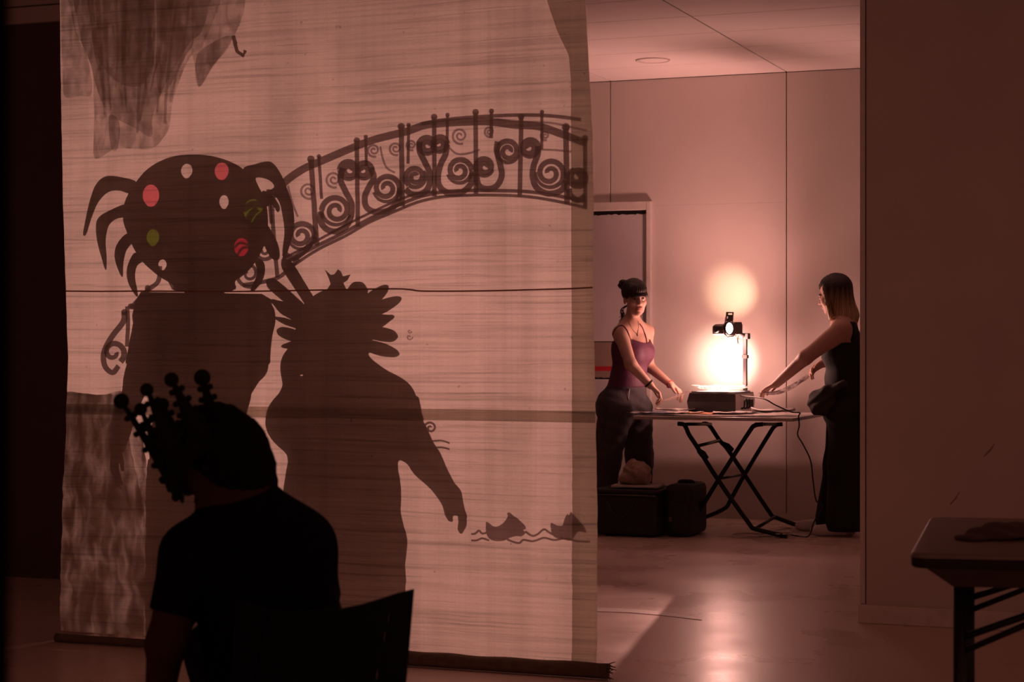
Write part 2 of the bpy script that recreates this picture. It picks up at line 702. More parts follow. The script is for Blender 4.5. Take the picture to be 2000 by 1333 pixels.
# ceiling: slab of the dark front room, and laid panels over the lit back room
cl = tag(box2('ceiling', (-7.6, -3, HC + .02), (3.1, 13.1, HC + .12), M_joint), kind='structure')
xj0 = P(1192, 160, YB).x
xj1 = P(1536, 137, YB).x
PW = xj1 - xj0
TD = 0.60
shared = None
i0 = -4
for i in range(i0, 5):
    for j in range(0, 9):
        x0 = xj0 + i * PW
        x1 = x0 + PW
        y1 = YB - j * TD
        y0 = y1 - TD
        if x1 < -7.4 or x0 > 1.1 or y1 < YP + .05:
            continue
        if shared is None:
            bm = bmesh.new()
            add_box(bm, (0, 0, .01), (PW - .008, TD - .006, .022))
            bmesh.ops.bevel(bm, geom=list(bm.edges), offset=.002, segments=1, affect='EDGES')
            shared = bpy.data.meshes.new('ceiling_panel')
            bm.to_mesh(shared)
            bm.free()
            shared.materials.append(M_ceil)
        o = bpy.data.objects.new('ceiling_panel', shared)
        o.location = Vector(((x0 + x1) / 2, (y0 + y1) / 2, HC)) - cl.location
        o.parent = cl
        C.objects.link(o)
box2('front_ceiling', (-7.5, -2.9, HC - .01), (3.0, YP - .06, HC + .02), M_wall2, cl)

# back wall: tall panels with recessed joints, door opening in the left one
DX1 = P(1272, 700, YB).x                      # right edge of the opening
DX0 = DX1 - .92
DZ = P(1262, 402, YB).z                       # head of the opening
wb = tag(box2('wall_back', (-7.6, YB + .03, 0), (1.2, YB + .16, HC + .02), M_joint), kind='structure')


def wall_piece(x0, x1, z0, z1):
    box2('wall_panel', (x0, YB, z0), (x1, YB + .035, z1), M_wall, wb, bevel=.002)


g_ = .003
k = -3
while True:
    a = xj0 + k * PW
    b = a + PW
    if a > 1.2:
        break
    a2, b2 = a + g_, b - g_
    if b2 < DX0 or a2 > DX1:
        wall_piece(a2, b2, 0, HC - .004)
    else:
        if a2 < DX0:
            wall_piece(a2, DX0, 0, HC - .004)
        if b2 > DX1:
            wall_piece(DX1, b2, 0, DZ)
            wall_piece(max(a2, DX0), b2, DZ, HC - .004)
        else:
            wall_piece(max(a2, DX0), b2, DZ, HC - .004)
    k += 1
tag(box2('wall_left', (-7.6, -3, 0), (-7.5, 13, HC + .02), M_wall2), kind='structure')
tag(box2('wall_right', (1.1, YP, 0), (1.2, YB + .03, HC + .02), M_wall), kind='structure')

# the door in the back wall: frame, dark gap above, pale board filling it, red-striped card below
door = tag(bpy.data.objects.new('door_1', None), kind='structure')
door.location = ((DX0 + DX1) / 2, YB, 0)
C.objects.link(door)
fw = .028
box2('door_jamb', (DX1 - fw, YB - .035, 0), (DX1 + .006, YB + .05, DZ + .03), M_trim, door, bevel=.004)
box2('door_jamb', (DX0 - .006, YB - .035, 0), (DX0 + fw, YB + .05, DZ + .03), M_trim, door, bevel=.004)
box2('door_head', (DX0 + fw, YB - .035, DZ - .03), (DX1 - fw, YB + .05, DZ + .03), M_trim, door, bevel=.004)
box2('door_leaf', (DX0 + fw, YB + .012, .0), (DX1 - fw, YB + .028, DZ - .03), M_black, door)
M_board = mat('pale_board', (.56, .50, .51), .7, 3, .03, bump=.04)
zt, zb = P(1220, 419, YB).z, P(1220, 667, YB).z
# torn upper edge of the pale board
n = 60
xa, xb = DX0 + fw + .004, DX1 - fw - .004
top = [(xb + (xa - xb) * i / n, zt + .010 * mnoise.noise(Vector((i * .7, 0, 0))) + .004 * random.uniform(-1, 1)) for i in range(n + 1)]
me = flat_mesh([[(xa, zb), (xb, zb)] + top], .008, lambda a, b, c: Vector((a, YB + .005 + c, b)), 'pale_board')
link('board', me, M_board, door)
M_card = mat('brown_card', (.30, .20, .16), .8, 6, .1, bump=.1)
zc0, zc1 = P(1180, 738, YB).z, P(1180, 667, YB).z
bot = [(xa + (xb - xa) * i / n, zc0 + .012 * mnoise.noise(Vector((i * .3, 5, 0)))) for i in range(n + 1)]
me = flat_mesh([bot + [(xb, zc1 - .006), (xa, zc1 - .006)]], .008, lambda a, b, c: Vector((a, YB + .003 + c, b)), 'card')
card = link('card_panel', me, M_card, door)
zr0, zr1 = P(1180, 725, YB).z, P(1180, 716, YB).z
box2('red_stripe', (xa, YB - .004, zr0), (xb, YB - .001, zr1), mat('red_tape', (.45, .02, .03), .5), card)
box2('lower_board', (xa, YB + .002, .0), (xb, YB + .010, zc0 - .012), M_board, door)

tag(box2('baseboard_back', (DX1 + .01, YB - .012, 0), (1.1, YB, .05), M_wall), kind='structure')

# partition to the right of the opening
PX = P(1681, 700, YP).x
wr = tag(box2('wall_partition_right', (PX, YP, 0), (3.0, YP + .10, HC + .02), M_wall2), kind='structure')
tag(box2('trim_1', (PX - .002, YP - .008, .085), (PX + .020, YP + .108, HC - .01), M_trim, None, bevel=.003), kind='structure')
tag(box2('baseboard_right', (PX - .010, YP - .016, 0), (3.0, YP - .0005, .082), M_trim, None, bevel=.005), kind='structure')
tag(box2('trim_2', (PX + .0205, YP - .002, .085), (PX + .0245, YP, HC - .01), M_joint), kind='structure')
# the left one is a dark panel wall with a paler header above
PLX = -4.22
ZH = P(50, 47, YP).z
tag(box2('wall_partition_left', (-7.5, YP, 0), (PLX, YP + .10, ZH), M_dark), kind='structure')
hd = tag(box2('trim_3', (-7.5, YP - .03, ZH), (PLX, YP + .10, HC - .01), M_wall2), kind='structure')
zj = P(50, 15, YP).z
box2('header_joint', (-7.5, YP - .032, zj - .004), (PLX, YP - .029, zj + .004), M_joint, hd)

M_scuff = mat('scuff', (.34, .27, .24), .7, 30, .2)
for (u0, v0, u1, v1, w_) in ((1922, 892, 1942, 868, .010), (1856, 986, 1874, 962, .008)):
    p0, p1 = P(u0, v0, YP), P(u1, v1, YP)
    tube('scuff', [p0, (p0 + p1) / 2 + Vector((.004, 0, 0)), p1], [.002, w_ * .4, .002], M_scuff, wr, 6)

# round grille in the ceiling
cp = FL(1275, 117, HC)
sp = thing('ceiling_speaker', (cp.x, cp.y, HC - .001), 'white round speaker grille set flush in the ceiling panels', 'speaker')
lathe('rim', (cp.x, cp.y, HC - .001), (0, 0, -1), [(0, .115), (.006, .115), (.008, .108), (.006, .102), (0, .102)], M_trim, sp, 40)
lathe('grille', (cp.x, cp.y, HC - .0005), (0, 0, -1), [(0, .101), (.003, .100), (.005, .06), (.005, .0)], M_ceil, sp, 40)

# ------------------------------------------------------------------ the hanging sheet
def xs_of(tbl):
    pts = [(P(u, v, YS).z, P(u, v, YS).x) for v, u in tbl]
    pts.sort()
    zz, xx = [p[0] for p in pts], [p[1] for p in pts]
    return lambda z: float(np.interp(z, zz, xx))


XL = xs_of([(-80, 116), (0, 116), (120, 118), (300, 121), (430, 124), (570, 129), (640, 131), (700, 134), (780, 131), (850, 129), (1000, 122), (1130, 119), (1300, 117)])
XR = xs_of([(-80, 1140), (0, 1143), (160, 1152), (260, 1157), (400, 1159), (570, 1158), (700, 1161), (800, 1163), (1000, 1167), (1310, 1166)])
XH = xs_of([(-80, 1050), (0, 1068), (60, 1088), (110, 1112), (160, 1116), (400, 1116), (700, 1117), (1000, 1118), (1310, 1117)])
ZT, ZB0 = 2.76, .045


def wrinkle(x, z):
    low = min(1.0, max(0.0, (1.25 - z) / .5))
    y = .010 * mnoise.noise(Vector((x * 1.1, z * .5, 3.1)))
    y += (.0025 + .0055 * low) * mnoise.noise(Vector((x * 1.4, z * 17, 8.3)))
    y += .004 * low * mnoise.noise(Vector((x * 2.6, z * 42, 1.3)))
    y += .0035 * mnoise.noise(Vector((x * 9.0, z * .8, 6.3)))
    return y


def sheet_mat(name, clear, col, tint=1.0):
    m = bpy.data.materials.new(name)
    m.use_nodes = True
    t = m.node_tree
    for q in list(t.nodes):
        t.nodes.remove(q)
    N = t.nodes.new
    L = t.links.new
    out = N('ShaderNodeOutputMaterial')
    co = N('ShaderNodeTexCoord')

    def noise_(scale, stretch, detail=4, dist=0.0):
        mp = N('ShaderNodeMapping')
        mp.inputs['Scale'].default_value = stretch
        L(co.outputs['Object'], mp.inputs[0])
        nz = N('ShaderNodeTexNoise')
        nz.inputs['Scale'].default_value = scale
        nz.inputs['Detail'].default_value = detail
        nz.inputs['Distortion'].default_value = dist
        L(mp.outputs[0], nz.inputs['Vector'])
        return nz.outputs['Fac']

    def rng(f, a, b, lo, hi):
        r = N('ShaderNodeMapRange')
        L(f, r.inputs[0])
        r.inputs[1].default_value, r.inputs[2].default_value = a, b
        r.inputs[3].default_value, r.inputs[4].default_value = lo, hi
        return r.outputs[0]

    def mul(a, b):
        q = N('ShaderNodeMath')
        q.operation = 'MULTIPLY'
        L(a, q.inputs[0])
        L(b, q.inputs[1])
        return q.outputs[0]
    slub = rng(noise_(1.0, (1.6, 1, 110), 3), .28, .52, .86, 1.03)          # thick horizontal threads
    slub2 = rng(noise_(1.0, (.7, 1, 34), 5), .30, .48, .80, 1.0)
    weft = rng(noise_(1.0, (40, 1, 420), 2), .3, .7, .93, 1.05)
    warp = rng(noise_(1.0, (120, 1, .7), 3), .3, .6, .95, 1.0)
    fold = rng(noise_(1.0, (6, 1, .22), 3), .32, .52, .84, 1.02)  # shading of vertical folds put into the cloth colour
    stain = rng(noise_(2.0, (1, 1, 1), 6, .5), .28, .6, .80, 1.02)
    speck = rng(noise_(38, (1, 1, 1), 1), .20, .26, .70, 1.0)
    wz = N('ShaderNodeTexNoise')
    wz.inputs['Scale'].default_value = 1.3
    wz.inputs['Detail'].default_value = 3
    L(co.outputs['Object'], wz.inputs['Vector'])
    wv = N('ShaderNodeVectorMath')
    wv.operation = 'MULTIPLY_ADD'
    L(wz.outputs['Color'], wv.inputs[0])
    wv.inputs[1].default_value = (0, 0, .05)
    L(co.outputs['Object'], wv.inputs[2])

    def thread(sx2, sz, lo, hi, dark):
        mp = N('ShaderNodeMapping')
        mp.inputs['Scale'].default_value = (sx2, .01, sz)
        L(wv.outputs[0], mp.inputs[0])
        nz = N('ShaderNodeTexNoise')
        nz.inputs['Scale'].default_value = 1.0
        nz.inputs['Detail'].default_value = 2
        L(mp.outputs[0], nz.inputs['Vector'])
        return rng(nz.outputs['Fac'], lo, hi, dark, 1.0)
    th = mul(thread(1.0, 70, .35, .41, .79), thread(2.2, 150, .32, .38, .78))
    slub = mul(slub, th)
    f = mul(mul(mul(slub, slub2), mul(weft, warp)), mul(mul(stain, speck), fold))
    vm = N('ShaderNodeVectorMath')
    vm.operation = 'SCALE'
    vm.inputs[0].default_value = col
    L(f, vm.inputs['Scale'])
    tl = N('ShaderNodeBsdfTranslucent')
    df = N('ShaderNodeBsdfDiffuse')
    L(vm.outputs[0], tl.inputs[0])
    L(vm.outputs[0], df.inputs[0])
    mx = N('ShaderNodeMixShader')
    mx.inputs[0].default_value = .28
    L(tl.outputs[0], mx.inputs[1])
    L(df.outputs[0], mx.inputs[2])
    tr = N('ShaderNodeBsdfTransparent')
    m2 = N('ShaderNodeMixShader')
    m2.inputs[0].default_value = clear
    L(mx.outputs[0], m2.inputs[1])
    L(tr.outputs[0], m2.inputs[2])
    L(m2.outputs[0], out.inputs[0])
    return m


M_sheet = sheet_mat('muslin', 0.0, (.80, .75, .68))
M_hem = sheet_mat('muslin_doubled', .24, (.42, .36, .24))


def cloth_grid(xl, xr, z0, z1, y, nx, nz, wr=wrinkle, zbot=None):
    vs, fs = [], []
    for j in range(nz + 1):
        for i in range(nx + 1):
            s = i / nx
            zb = z0
            if zbot:
                xx = xl(z0) + (xr(z0) - xl(z0)) * s
                zb = zbot(xx)
            z = zb + (z1 - zb) * j / nz
            x = xl(z) + (xr(z) - xl(z)) * s
            vs.append((x, y + wr(x, z), z))
    for j in range(nz):
        for i in range(nx):
            a = j * (nx + 1) + i
            fs.append((a, a + 1, a + nx + 2, a + nx + 1))
    return mesh_from(vs, fs)


SHX = (XL(.05) + XR(.05)) / 2
sheet = thing('hanging_sheet', (SHX, YS, 0.0), 'large backlit muslin sheet hanging to the floor, covered in dark shadows', 'curtain')
link('cloth', cloth_grid(XL, XR, ZB0, ZT, YS, 120, 300), M_sheet, sheet, True)
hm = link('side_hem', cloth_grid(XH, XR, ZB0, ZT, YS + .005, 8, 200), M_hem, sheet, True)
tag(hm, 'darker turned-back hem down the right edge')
# doubled tuck across the cloth
zt1, zt0 = P(900, 800, YS).z, P(900, 822, YS).z
link('tuck', cloth_grid(lambda z: XL(z), lambda z: XR(z), zt0, zt1, YS + .003, 120, 4), M_hem, sheet, True)
# seam cord right across
sp_ = [(129, 569), (200, 569.5), (300, 569), (420, 570), (520, 569), (620, 567), (760, 564.5), (800, 566), (830, 569), (950, 568.5), (1050, 566), (1110, 564.5), (1158, 562)]
pts = catmull([P(u, v, YS) for u, v in sp_], 5)
pts = [Vector((p.x, YS + wrinkle(p.x, p.z) - .002, p.z)) for p in pts]
tag(tube('seam', pts, .0032, mat('seam_thread', (.38, .20, .13), .8), sheet, 8), 'dark seam running across the cloth')
# weighted hem lying on the floor
pts, rr = [], []
xa, xb = XL(.02) - .012, XR(.02) + .045
for i in range(90):
    s = i / 89
    x = xa + (xb - xa) * s
    thin = min(1, max(0, (s - .24) / .3))
    r = .017 + .012 * thin + .006 * thin * mnoise.noise(Vector((x * 5, 1, 2)))
    pts.append(Vector((x, YS - .012 + .004 * mnoise.noise(Vector((x * 3, 4, 4))), r + .001)))
    rr.append(r)
bh = tube('bottom_hem', pts, rr, mat('hem_cloth', (.16, .11, .075), .9, 30, .2, bump=.3), sheet, 12)
# frayed end of the roll
bm = bmesh.new()
for i in range(26):
    a = pts[-1] + Vector((-.01, random.uniform(-.02, .01), random.uniform(-.02, .02)))
    b = a + Vector((random.uniform(.01, .04), random.uniform(-.02, .02), random.uniform(-.015, .03)))
    b.z = max(.004, b.z)
    a.z = max(.004, a.z)
    add_tube(bm, [a, (a + b) / 2 + Vector((0, 0, .004)), b], [.003, .0025, .001], 5)
tag(bm_done(bm, 'fray', mat('hem_cloth', (.16, .11, .075)), sheet), kind='stuff')
# rail that carries it, above the picture
rail = thing('curtain_rail', (SHX, YS, ZT), 'wooden rail under the ceiling from which the sheet hangs', 'rail')
M_wood = mat('rail_wood', (.35, .22, .13), .6)
for yy in (YS, YS + .22):
    box2('batten', (XL(ZT) - .1, yy - .015, ZT), (XR(ZT) + .1, yy + .015, ZT + .03), M_wood, rail)
for xx in (XL(ZT) + .1, XR(ZT) - .1):
    box2('cross_piece', (xx - .015, YS + .015, ZT), (xx + .015, YS + .205, ZT + .03), M_wood, rail)
for xx in (XL(ZT) + .1, XR(ZT) - .1):
    tube('hanger', [(xx, YS + .1, ZT + .03), (xx, YS + .1, HC - .01)], .006, M_black, rail, 8)

# ------------------------------------------------------------------ overhead projector and its table
ZTAB = .76
TY0, TY1 = 11.60, 12.56
TX0, TX1 = P(1236, 818, TY0).x, P(1549, 818, TY0).x
M_tabtop = mat('table_laminate', (.52, .45, .42), .35, 4, .04)
M_tube = mat('dark_steel', (.02, .018, .018), .4, metal=.6)
tab = thing('folding_table', ((TX0 + TX1) / 2, (TY0 + TY1) / 2, 0), 'pale folding table on crossed black tube legs under the glowing projector', 'table')
box2('tabletop', (TX0, TY0, ZTAB - .022), (TX1, TY1, ZTAB), M_tabtop, tab, bevel=.004)
YN, YF = 11.72, 12.32


def zpt(u, v, Y):
    p = P(u, v, Y)
    p.z = min(max(p.z, .014), ZTAB - .036)
    return p


def leg(pts, Y, name='leg'):
    pp = [zpt(u, v, Y) for u, v in pts]
    return tube(name, catmull(pp, 4), .0145, M_tube, tab, 12)


leg([(1324, 828), (1337, 831), (1346, 850), (1360, 871), (1402, 937), (1462, 1022), (1476, 1034), (1531, 1056)], YN)
leg([(1372, 828), (1385, 831), (1405, 860), (1428, 888), (1502, 1000), (1515, 1011), (1566, 1035)], YF)
leg([(1490, 829), (1474, 832), (1462, 846), (1405, 935), (1352, 1020), (1330, 1046)], YN + .032)
leg([(1528, 829), (1514, 832), (1500, 852), (1454, 928), (1428, 975), (1412, 996), (1350, 1024)], YF + .032)


def bar(u0, v0, Y0, u1, v1, Y1, r=.011, name='crossbar'):
    return tube(name, [zpt(u0, v0, Y0), zpt(u1, v1, Y1)], r, M_tube, tab, 10)


bar(1362, 872, YN, 1405, 861, YF)
bar(1476, 1033, YN, 1514, 1010, YF)
bar(1403, 936, YN + .016, 1454, 927, YF + .016, .008)
bar(1340, 829, YN, 1388, 829, YF)
bar(1476, 829, YN + .03, 1515, 829, YF + .03)
# height latch levers on the upper legs
for (u, v, Y, du, dv) in ((1364, 880, YN, 18, 16), (1410, 866, YF, 22, 14)):
    a, b = zpt(u, v, Y - .02), zpt(u + du, v + dv, Y - .02)
    bm = bmesh.new()
    add_tube(bm, [a, (a + b) / 2, b], [.016, .024, .012], 10)
    bm_done(bm, 'latch', M_tube, tab, True)
for (u, v, Y) in ((1531, 1056, YN), (1566, 1035, YF)):
    p = FL(u, v)
    p = Vector((P(u, v, Y).x, Y, .014))
    bm = bmesh.new()
    add_tube(bm, [p - Vector((.025, 0, 0)), p + Vector((.02, 0, 0))], .0142, 12)
    bm_done(bm, 'rubber_foot', M_black, tab, True)

# --- projector
M_case = mat('case_grey', (.060, .052, .052), .5, 40, .1, bump=.1)
M_case2 = mat('case_pale', (.60, .55, .55), .45, 30, .05)
M_metal = mat('grey_metal', (.16, .14, .14), .4, metal=.5)
PF = P(1388, 808, 12.02)
PF.z = ZTAB + .006
RZ = math.radians(-6.5)
RP = Matrix.Rotation(RZ, 3, 'Z')
PD, PWD, PH = .37, .335, .135
PC = PF + RP @ Vector((0, PD / 2, 0))
proj = thing('overhead_projector', PC, 'dark grey overhead projector on the table with its lens head glaring white', 'projector', rz=RZ)


def pj(x, y, z):
    return PC + RP @ Vector((x, y, z))


hx, hy = PWD / 2, PD / 2
secs = [(0, .016), (.004, .010), (.075, 0), (.128, .012), (.134, .016)]
vs, fs = [], []
for z, ins in secs:
    vs += [pj(-hx + ins, -hy + ins, z), pj(hx - ins * .4, -hy + ins, z), pj(hx - ins * .4, hy - ins, z), pj(-hx + ins, hy - ins, z)]
for i in range(len(secs) - 1):
    for q in range(4):
        a = i * 4 + q
        b = i * 4 + (q + 1) % 4
        fs.append((a, b, b + 4, a + 4))
fs += [(3, 2, 1, 0), tuple(len(vs) - 4 + i for i in range(4))]
link('case', mesh_from(vs, fs), M_case, proj)
# pale side panel on the right, colour raised for bounced light; handle and vents
vs = []
for z, ins in secs[1:4]:
    vs += [pj(hx - ins * .4 + .003, -hy + ins + .008, z), pj(hx - ins * .4 + .003, hy - ins - .012, z)]
side = link('side_panel', mesh_from(vs, [(0, 1, 3, 2), (2, 3, 5, 4)]), M_case2, proj)
for q, (y0, y1) in enumerate(((.0, .05), (.06, .10))):
    tube('handle', catmull([pj(hx + .004, -.07 + y0, .03), pj(hx + .022, -.07 + y0, .04), pj(hx + .024, -.07 + y0 + .005, .085), pj(hx + .02, -.07 + y1, .09), pj(hx + .02, -.07 + y1 + .005, .04), pj(hx + .004, -.07 + y1, .03)], 4), .006, M_black, proj, 8)
bm = bmesh.new()
for q in range(7):
    add_box(bm, pj(hx + .004, .07 + q * .012, .06), (.003, .005, .05), Matrix.Rotation(RZ, 3, 'Z'))
bm_done(bm, 'vent_grille', M_black, proj)
for x in (-1, 1):
    for y in (-1, 1):
        lathe('rubber_foot', pj(x * (hx - .04), y * (hy - .04), -.006), (0, 0, 1), [(0, .012), (.007, .014)], M_black, proj, 12)
# stage: rim and glowing glass
bm = bmesh.new()
for a, b in (((-1, -1), (1, -1)), ((1, -1), (1, 1)), ((1, 1), (-1, 1)), ((-1, 1), (-1, -1))):
    pa, pb = pj(a[0] * .145, a[1] * .15, .137), pj(b[0] * .145, b[1] * .15, .137)
    add_tube(bm, [pa, pb], .005, 6)
bm_done(bm, 'stage_rim', M_metal, proj)
box('stage_glass', pj(0, 0, .1385), (.28, .29, .004), mat('lit_glass', (.9, .8, .75), .3, emit=2.2, emit_col=(1, .72, .62)), proj, rot=RP)
# post, collar, arm
pp0 = P(1455, 757, PC.y + .165)
px_, py_ = .128, .155
zt_post = P(1455, 657, pj(px_, py_, 0).y).z
base = pj(px_, py_, 0)
base = P(1455.5, 757, base.y)
base.z = PC.z + .13
H = zt_post - base.z
M_post = mat('post_steel', (.035, .03, .03), .45, metal=.3)
box('post', base + Vector((0, 0, H / 2)), (.026, .024, H), M_post, proj, bevel=.003, rot=RP)
box('post_foot', base + Vector((0, 0, .004)), (.05, .05, .02), M_case, proj, bevel=.003, rot=RP)
zc = P(1455, 697, base.y).z
box('collar', Vector((base.x, base.y, zc)), (.040, .036, .024), M_case, proj, bevel=.004, rot=RP)
box('clamp', Vector((base.x - .008, base.y, zt_post + .0)), (.075, .045, .040), M_post, proj, bevel=.005, rot=RP)
bm = bmesh.new()
add_lathe(bm, Vector((base.x - .02, base.y - .022, zt_post - .004)), (0, -1, 0), [(0, .011), (.014, .011), (.016, .008)], 16)
bm_done(bm, 'clamp_knob', M_case2, proj, True)
tube('clamp_lever', catmull([Vector((base.x - .05, base.y - .01, zt_post - .01)), Vector((base.x - .047, base.y - .015, zt_post - .035)), Vector((base.x - .043, base.y - .02, zt_post - .05))], 4), .004, M_black, proj, 8)
# head: body slung from the clamp, round end cap, front rim, mirror flap, lens
HX = LENS + Vector((.02, .055, -.012))                 # centre of the head body
ax = (Vector((base.x, base.y, zt_post)) - HX)
ax.z = 0
ax.normalize()                                         # along the head
fwdv = Vector((ax.y, -ax.x, 0))                        # towards the sheet
if fwdv.y > 0:
    fwdv = -fwdv
HR = Matrix((ax, -fwdv, Vector((0, 0, 1)))).transposed()


def hp(a, f, z):
    return HX + ax * a + fwdv * f + Vector((0, 0, z))


L_arm = (Vector((base.x, base.y, 0)) - Vector((HX.x, HX.y, 0))).length
prof = [(-.085, .020, -.030), (-.055, .034, -.040), (.03, .036, -.040), (.06, .048, -.034), (.118, .048, -.030), (.128, .030, -.024)]
vs, fs = [], []
for a, zt_, zb_ in prof:
    w_ = .040
    vs += [hp(a, w_, zb_), hp(a, -w_, zb_), hp(a, -w_, zt_), hp(a, w_, zt_)]
for i in range(len(prof) - 1):
    for q in range(4):
        a = i * 4 + q
        b = i * 4 + (q + 1) % 4
        fs.append((a, b, b + 4, a + 4))
fs += [(3, 2, 1, 0), tuple(len(vs) - 4 + i for i in range(4))]
link('head_housing', mesh_from(vs, fs), M_metal, proj)
tube('head_arm', [hp(.10, 0, -.012), Vector((base.x, base.y, zt_post - .002))], .014, M_metal, proj, 12)
lathe('focus_knob', hp(-.075, 0, .0), -ax, [(0, .020), (.01, .024), (.030, .024), (.034, .020)], M_case, proj, 20)
bm = bmesh.new()
rim_pts = [(-.075, .043, -.005), (-.068, .043, -.030), (-.04, .046, -.052), (.02, .046, -.046), (.035, .046, -.040), (.045, .046, -.052), (.055, .046, -.03)]
add_tube(bm, [hp(*q) for q in rim_pts], .005, 8)
bm_done(bm, 'wire_guard', M_case2, proj, True)
bm = bmesh.new()
add_lathe(bm, hp(-.02, .030, .006), fwdv, [(0, .045), (.022, .045), (.022, .037), (.015, .037)], 32)
bm_done(bm, 'lens_ring', M_case, proj, True)
M_lens = mat('lens_glow', (1, .9, .85), .2, emit=55.0, emit_col=(1, .86, .76))
bm = bmesh.new()
add_lathe(bm, hp(-.02, .044, .006), fwdv, [(0, .037), (.004, .034), (.007, .022), (.008, .0)], 32)
bm_done(bm, 'lens', M_lens, proj, True)
# tilted mirror flap with its frame and slots
fl0, fl1 = hp(-.045, .036, .052), hp(.030, .036, .052)
fu = Vector((0, 0, 1)) * .95 + fwdv * .30 - ax * .22
fu.normalize()
fr = (fl1 - fl0).normalized()
fn_ = fr.cross(fu).normalized()
fW, fH = (fl1 - fl0).length, .066


def fp(a, b, c):
    return fl0 + fr * a + fu * b + fn_ * c


M_flap = mat('flap_plate', (.08, .07, .075), .35, metal=.4)
rect = [(0, 0), (fW, 0), (fW, fH), (0, fH)]
slot1 = [(.018, .046), (fW - .010, .046), (fW - .010, .058), (.018, .058)]
slot2 = [(.010, .020), (.022, .020), (.022, .036), (.010, .036)]
link('mirror_flap', flat_mesh([rect, slot1, slot2], .004, fp), M_flap, proj)
tube('flap_arm', [hp(-.045, .03, .02), fp(.0, .03, 0)], .004, M_case2, proj, 8)
tube('flap_arm', [hp(.030, .03, .02), fp(fW, .03, 0)], .004, M_case2, proj, 8)

# lamps that belong to it, placed on the built head
beam.location = hp(-.02, .062, .006)
beam.rotation_euler = (BEAM_AIM - beam.location).to_track_quat('-Z', 'Y').to_euler()
LIGHT = Vector(beam.location)
bed_lamp.location = pj(0, 0, .185)
head_lamp = lamp('projector_head_scatter', 'POINT', hp(0, 0, -.085), hp(0, 0, -1), P_HEAD, WARM, shadow_soft_size=0.04)
scatter = lamp('projector_stage_scatter', 'POINT', pj(0, -.02, .200), pj(0, 0, 1), P_SCATTER, WARM, shadow_soft_size=0.05)

# ------------------------------------------------------------------ films and papers
M_film = veil_mat('clear_film', (.9, .86, .84), .55, 14, (1, 1, 1), .25)
M_filmw = veil_mat('crumpled_film', (.95, .92, .9), .20, 30, (1, 1, 1), .15)


def sheet_piece(name, c, sx_, sy__, rz, m, label, cat, group=None, curl=.01, nz=.004, seed=0, n=14, tilt=(0, 0), thick=.0006, edge=0.0):
    R = Matrix.Rotation(rz, 3, 'Z')
    vs, fs = [], []
    for side_ in (0, 1):
        for j in range(n + 1):
            for i in range(n + 1):
                a, b = (i / n - .5), (j / n - .5)
                rag = 1 + edge * mnoise.noise(Vector((a * 9, b * 9, seed + 5)))
                p = Vector((a * sx_ * rag, b * sy__ * rag, 0))
                h = curl * (abs(a * 2) ** 3 + abs(b * 2) ** 3) * .6 + nz * (mnoise.noise(Vector((a * 4 + seed, b * 4, seed * 1.7))) + 1) * .5
                h += a * tilt[0] + b * tilt[1]
                p = R @ p
                vs.append(Vector(c) + p + Vector((0, 0, h + side_ * thick)))
    M1 = (n + 1) ** 2
    for j in range(n):
        for i in range(n):
            a = j * (n + 1) + i
            fs.append((a + M1, a + 1 + M1, a + n + 2 + M1, a + n + 1 + M1))
            fs.append((a + n + 1, a + n + 2, a + 1, a))
    for i in range(n):
        for (a, b) in ((i, i + 1), (n * (n + 1) + i + 1, n * (n + 1) + i), ((i + 1) * (n + 1), i * (n + 1)), (i * (n + 1) + n, (i + 1) * (n + 1) + n)):
            fs.append((a, b, b + M1, a + M1))
    o = link(name, mesh_from(vs, fs), m, None, True)
    return tag(o, label, cat, group)


pap = lambda nm, c: mat(nm, c, .6, 12, .06)
specs = [  # u, v(front-ish), Y, size x, size y, rot, colour, label
    (1275, 11.82, .30, .21, .1, (.62, .58, .57), 'grey printed sheet overhanging the left end of the table'),
    (1300, 11.76, .28, .20, -.15, (.20, .22, .30), 'dark blue-grey sheet on the front left of the table'),
    (1372, 11.72, .21, .16, .05, (.80, .26, .06), 'orange sheet at the front of the table below the projector'),
    (1335, 11.74, .20, .18, -.3, (.70, .62, .58), 'pale sheet between the dark sheet and the orange sheet'),
    (1425, 11.74, .22, .17, .2, (.66, .58, .55), 'pale sheet at the front of the table right of the orange one'),
    (1470, 11.80, .26, .20, -.1, (.60, .54, .54), 'pale sheet under the right front corner of the projector'),
    (1510, 11.95, .28, .22, .25, (.75, .68, .65), 'curled white sheet on the right end of the table'),
    (1318, 12.02, .26, .19, .3, (.78, .70, .66), 'white sheet left of the projector near the back of the table'),
]
for i, (u, Y, a, b, r, c, lab) in enumerate(specs):
    p = P(u, 812, Y)
    sheet_piece('paper_sheet', (p.x, Y, ZTAB + .0012 + .0026 * i), a, b, r, pap('paper_%d' % i, c), lab, 'paper', curl=.010 if i != 6 else .022, nz=.013, seed=i * 3.1)
# strip hanging under the front left edge
sheet_piece('paper_strip', P(1313, 831, TY0 - .012), .07, .02, .2, pap('paper_strip', (.5, .44, .4)), 'narrow pale strip hanging off the front table edge', 'paper', curl=.0, nz=.002, tilt=(.035, 0), n=6)
# crumpled bright films piled on the stage
for i in range(5):
    q = pj(random.uniform(-.05, .05), random.uniform(-.06, .06), .1375 + .003 * i)
    sheet_piece('film_scrap', q, random.uniform(.18, .26), random.uniform(.18, .26), random.uniform(-.6, .6), M_filmw,
                ['crumpled clear film lying lowest on the glowing projector stage', 'second crumpled film up from the glowing stage', 'middle crumpled film of the pile on the glowing stage',
                 'second crumpled film from the top of the glowing pile', 'topmost crumpled film on the glowing projector stage'][i], 'film', 'crumpled films on the projector stage', curl=.010, nz=.034, seed=i * 7.7, n=26, edge=.25)

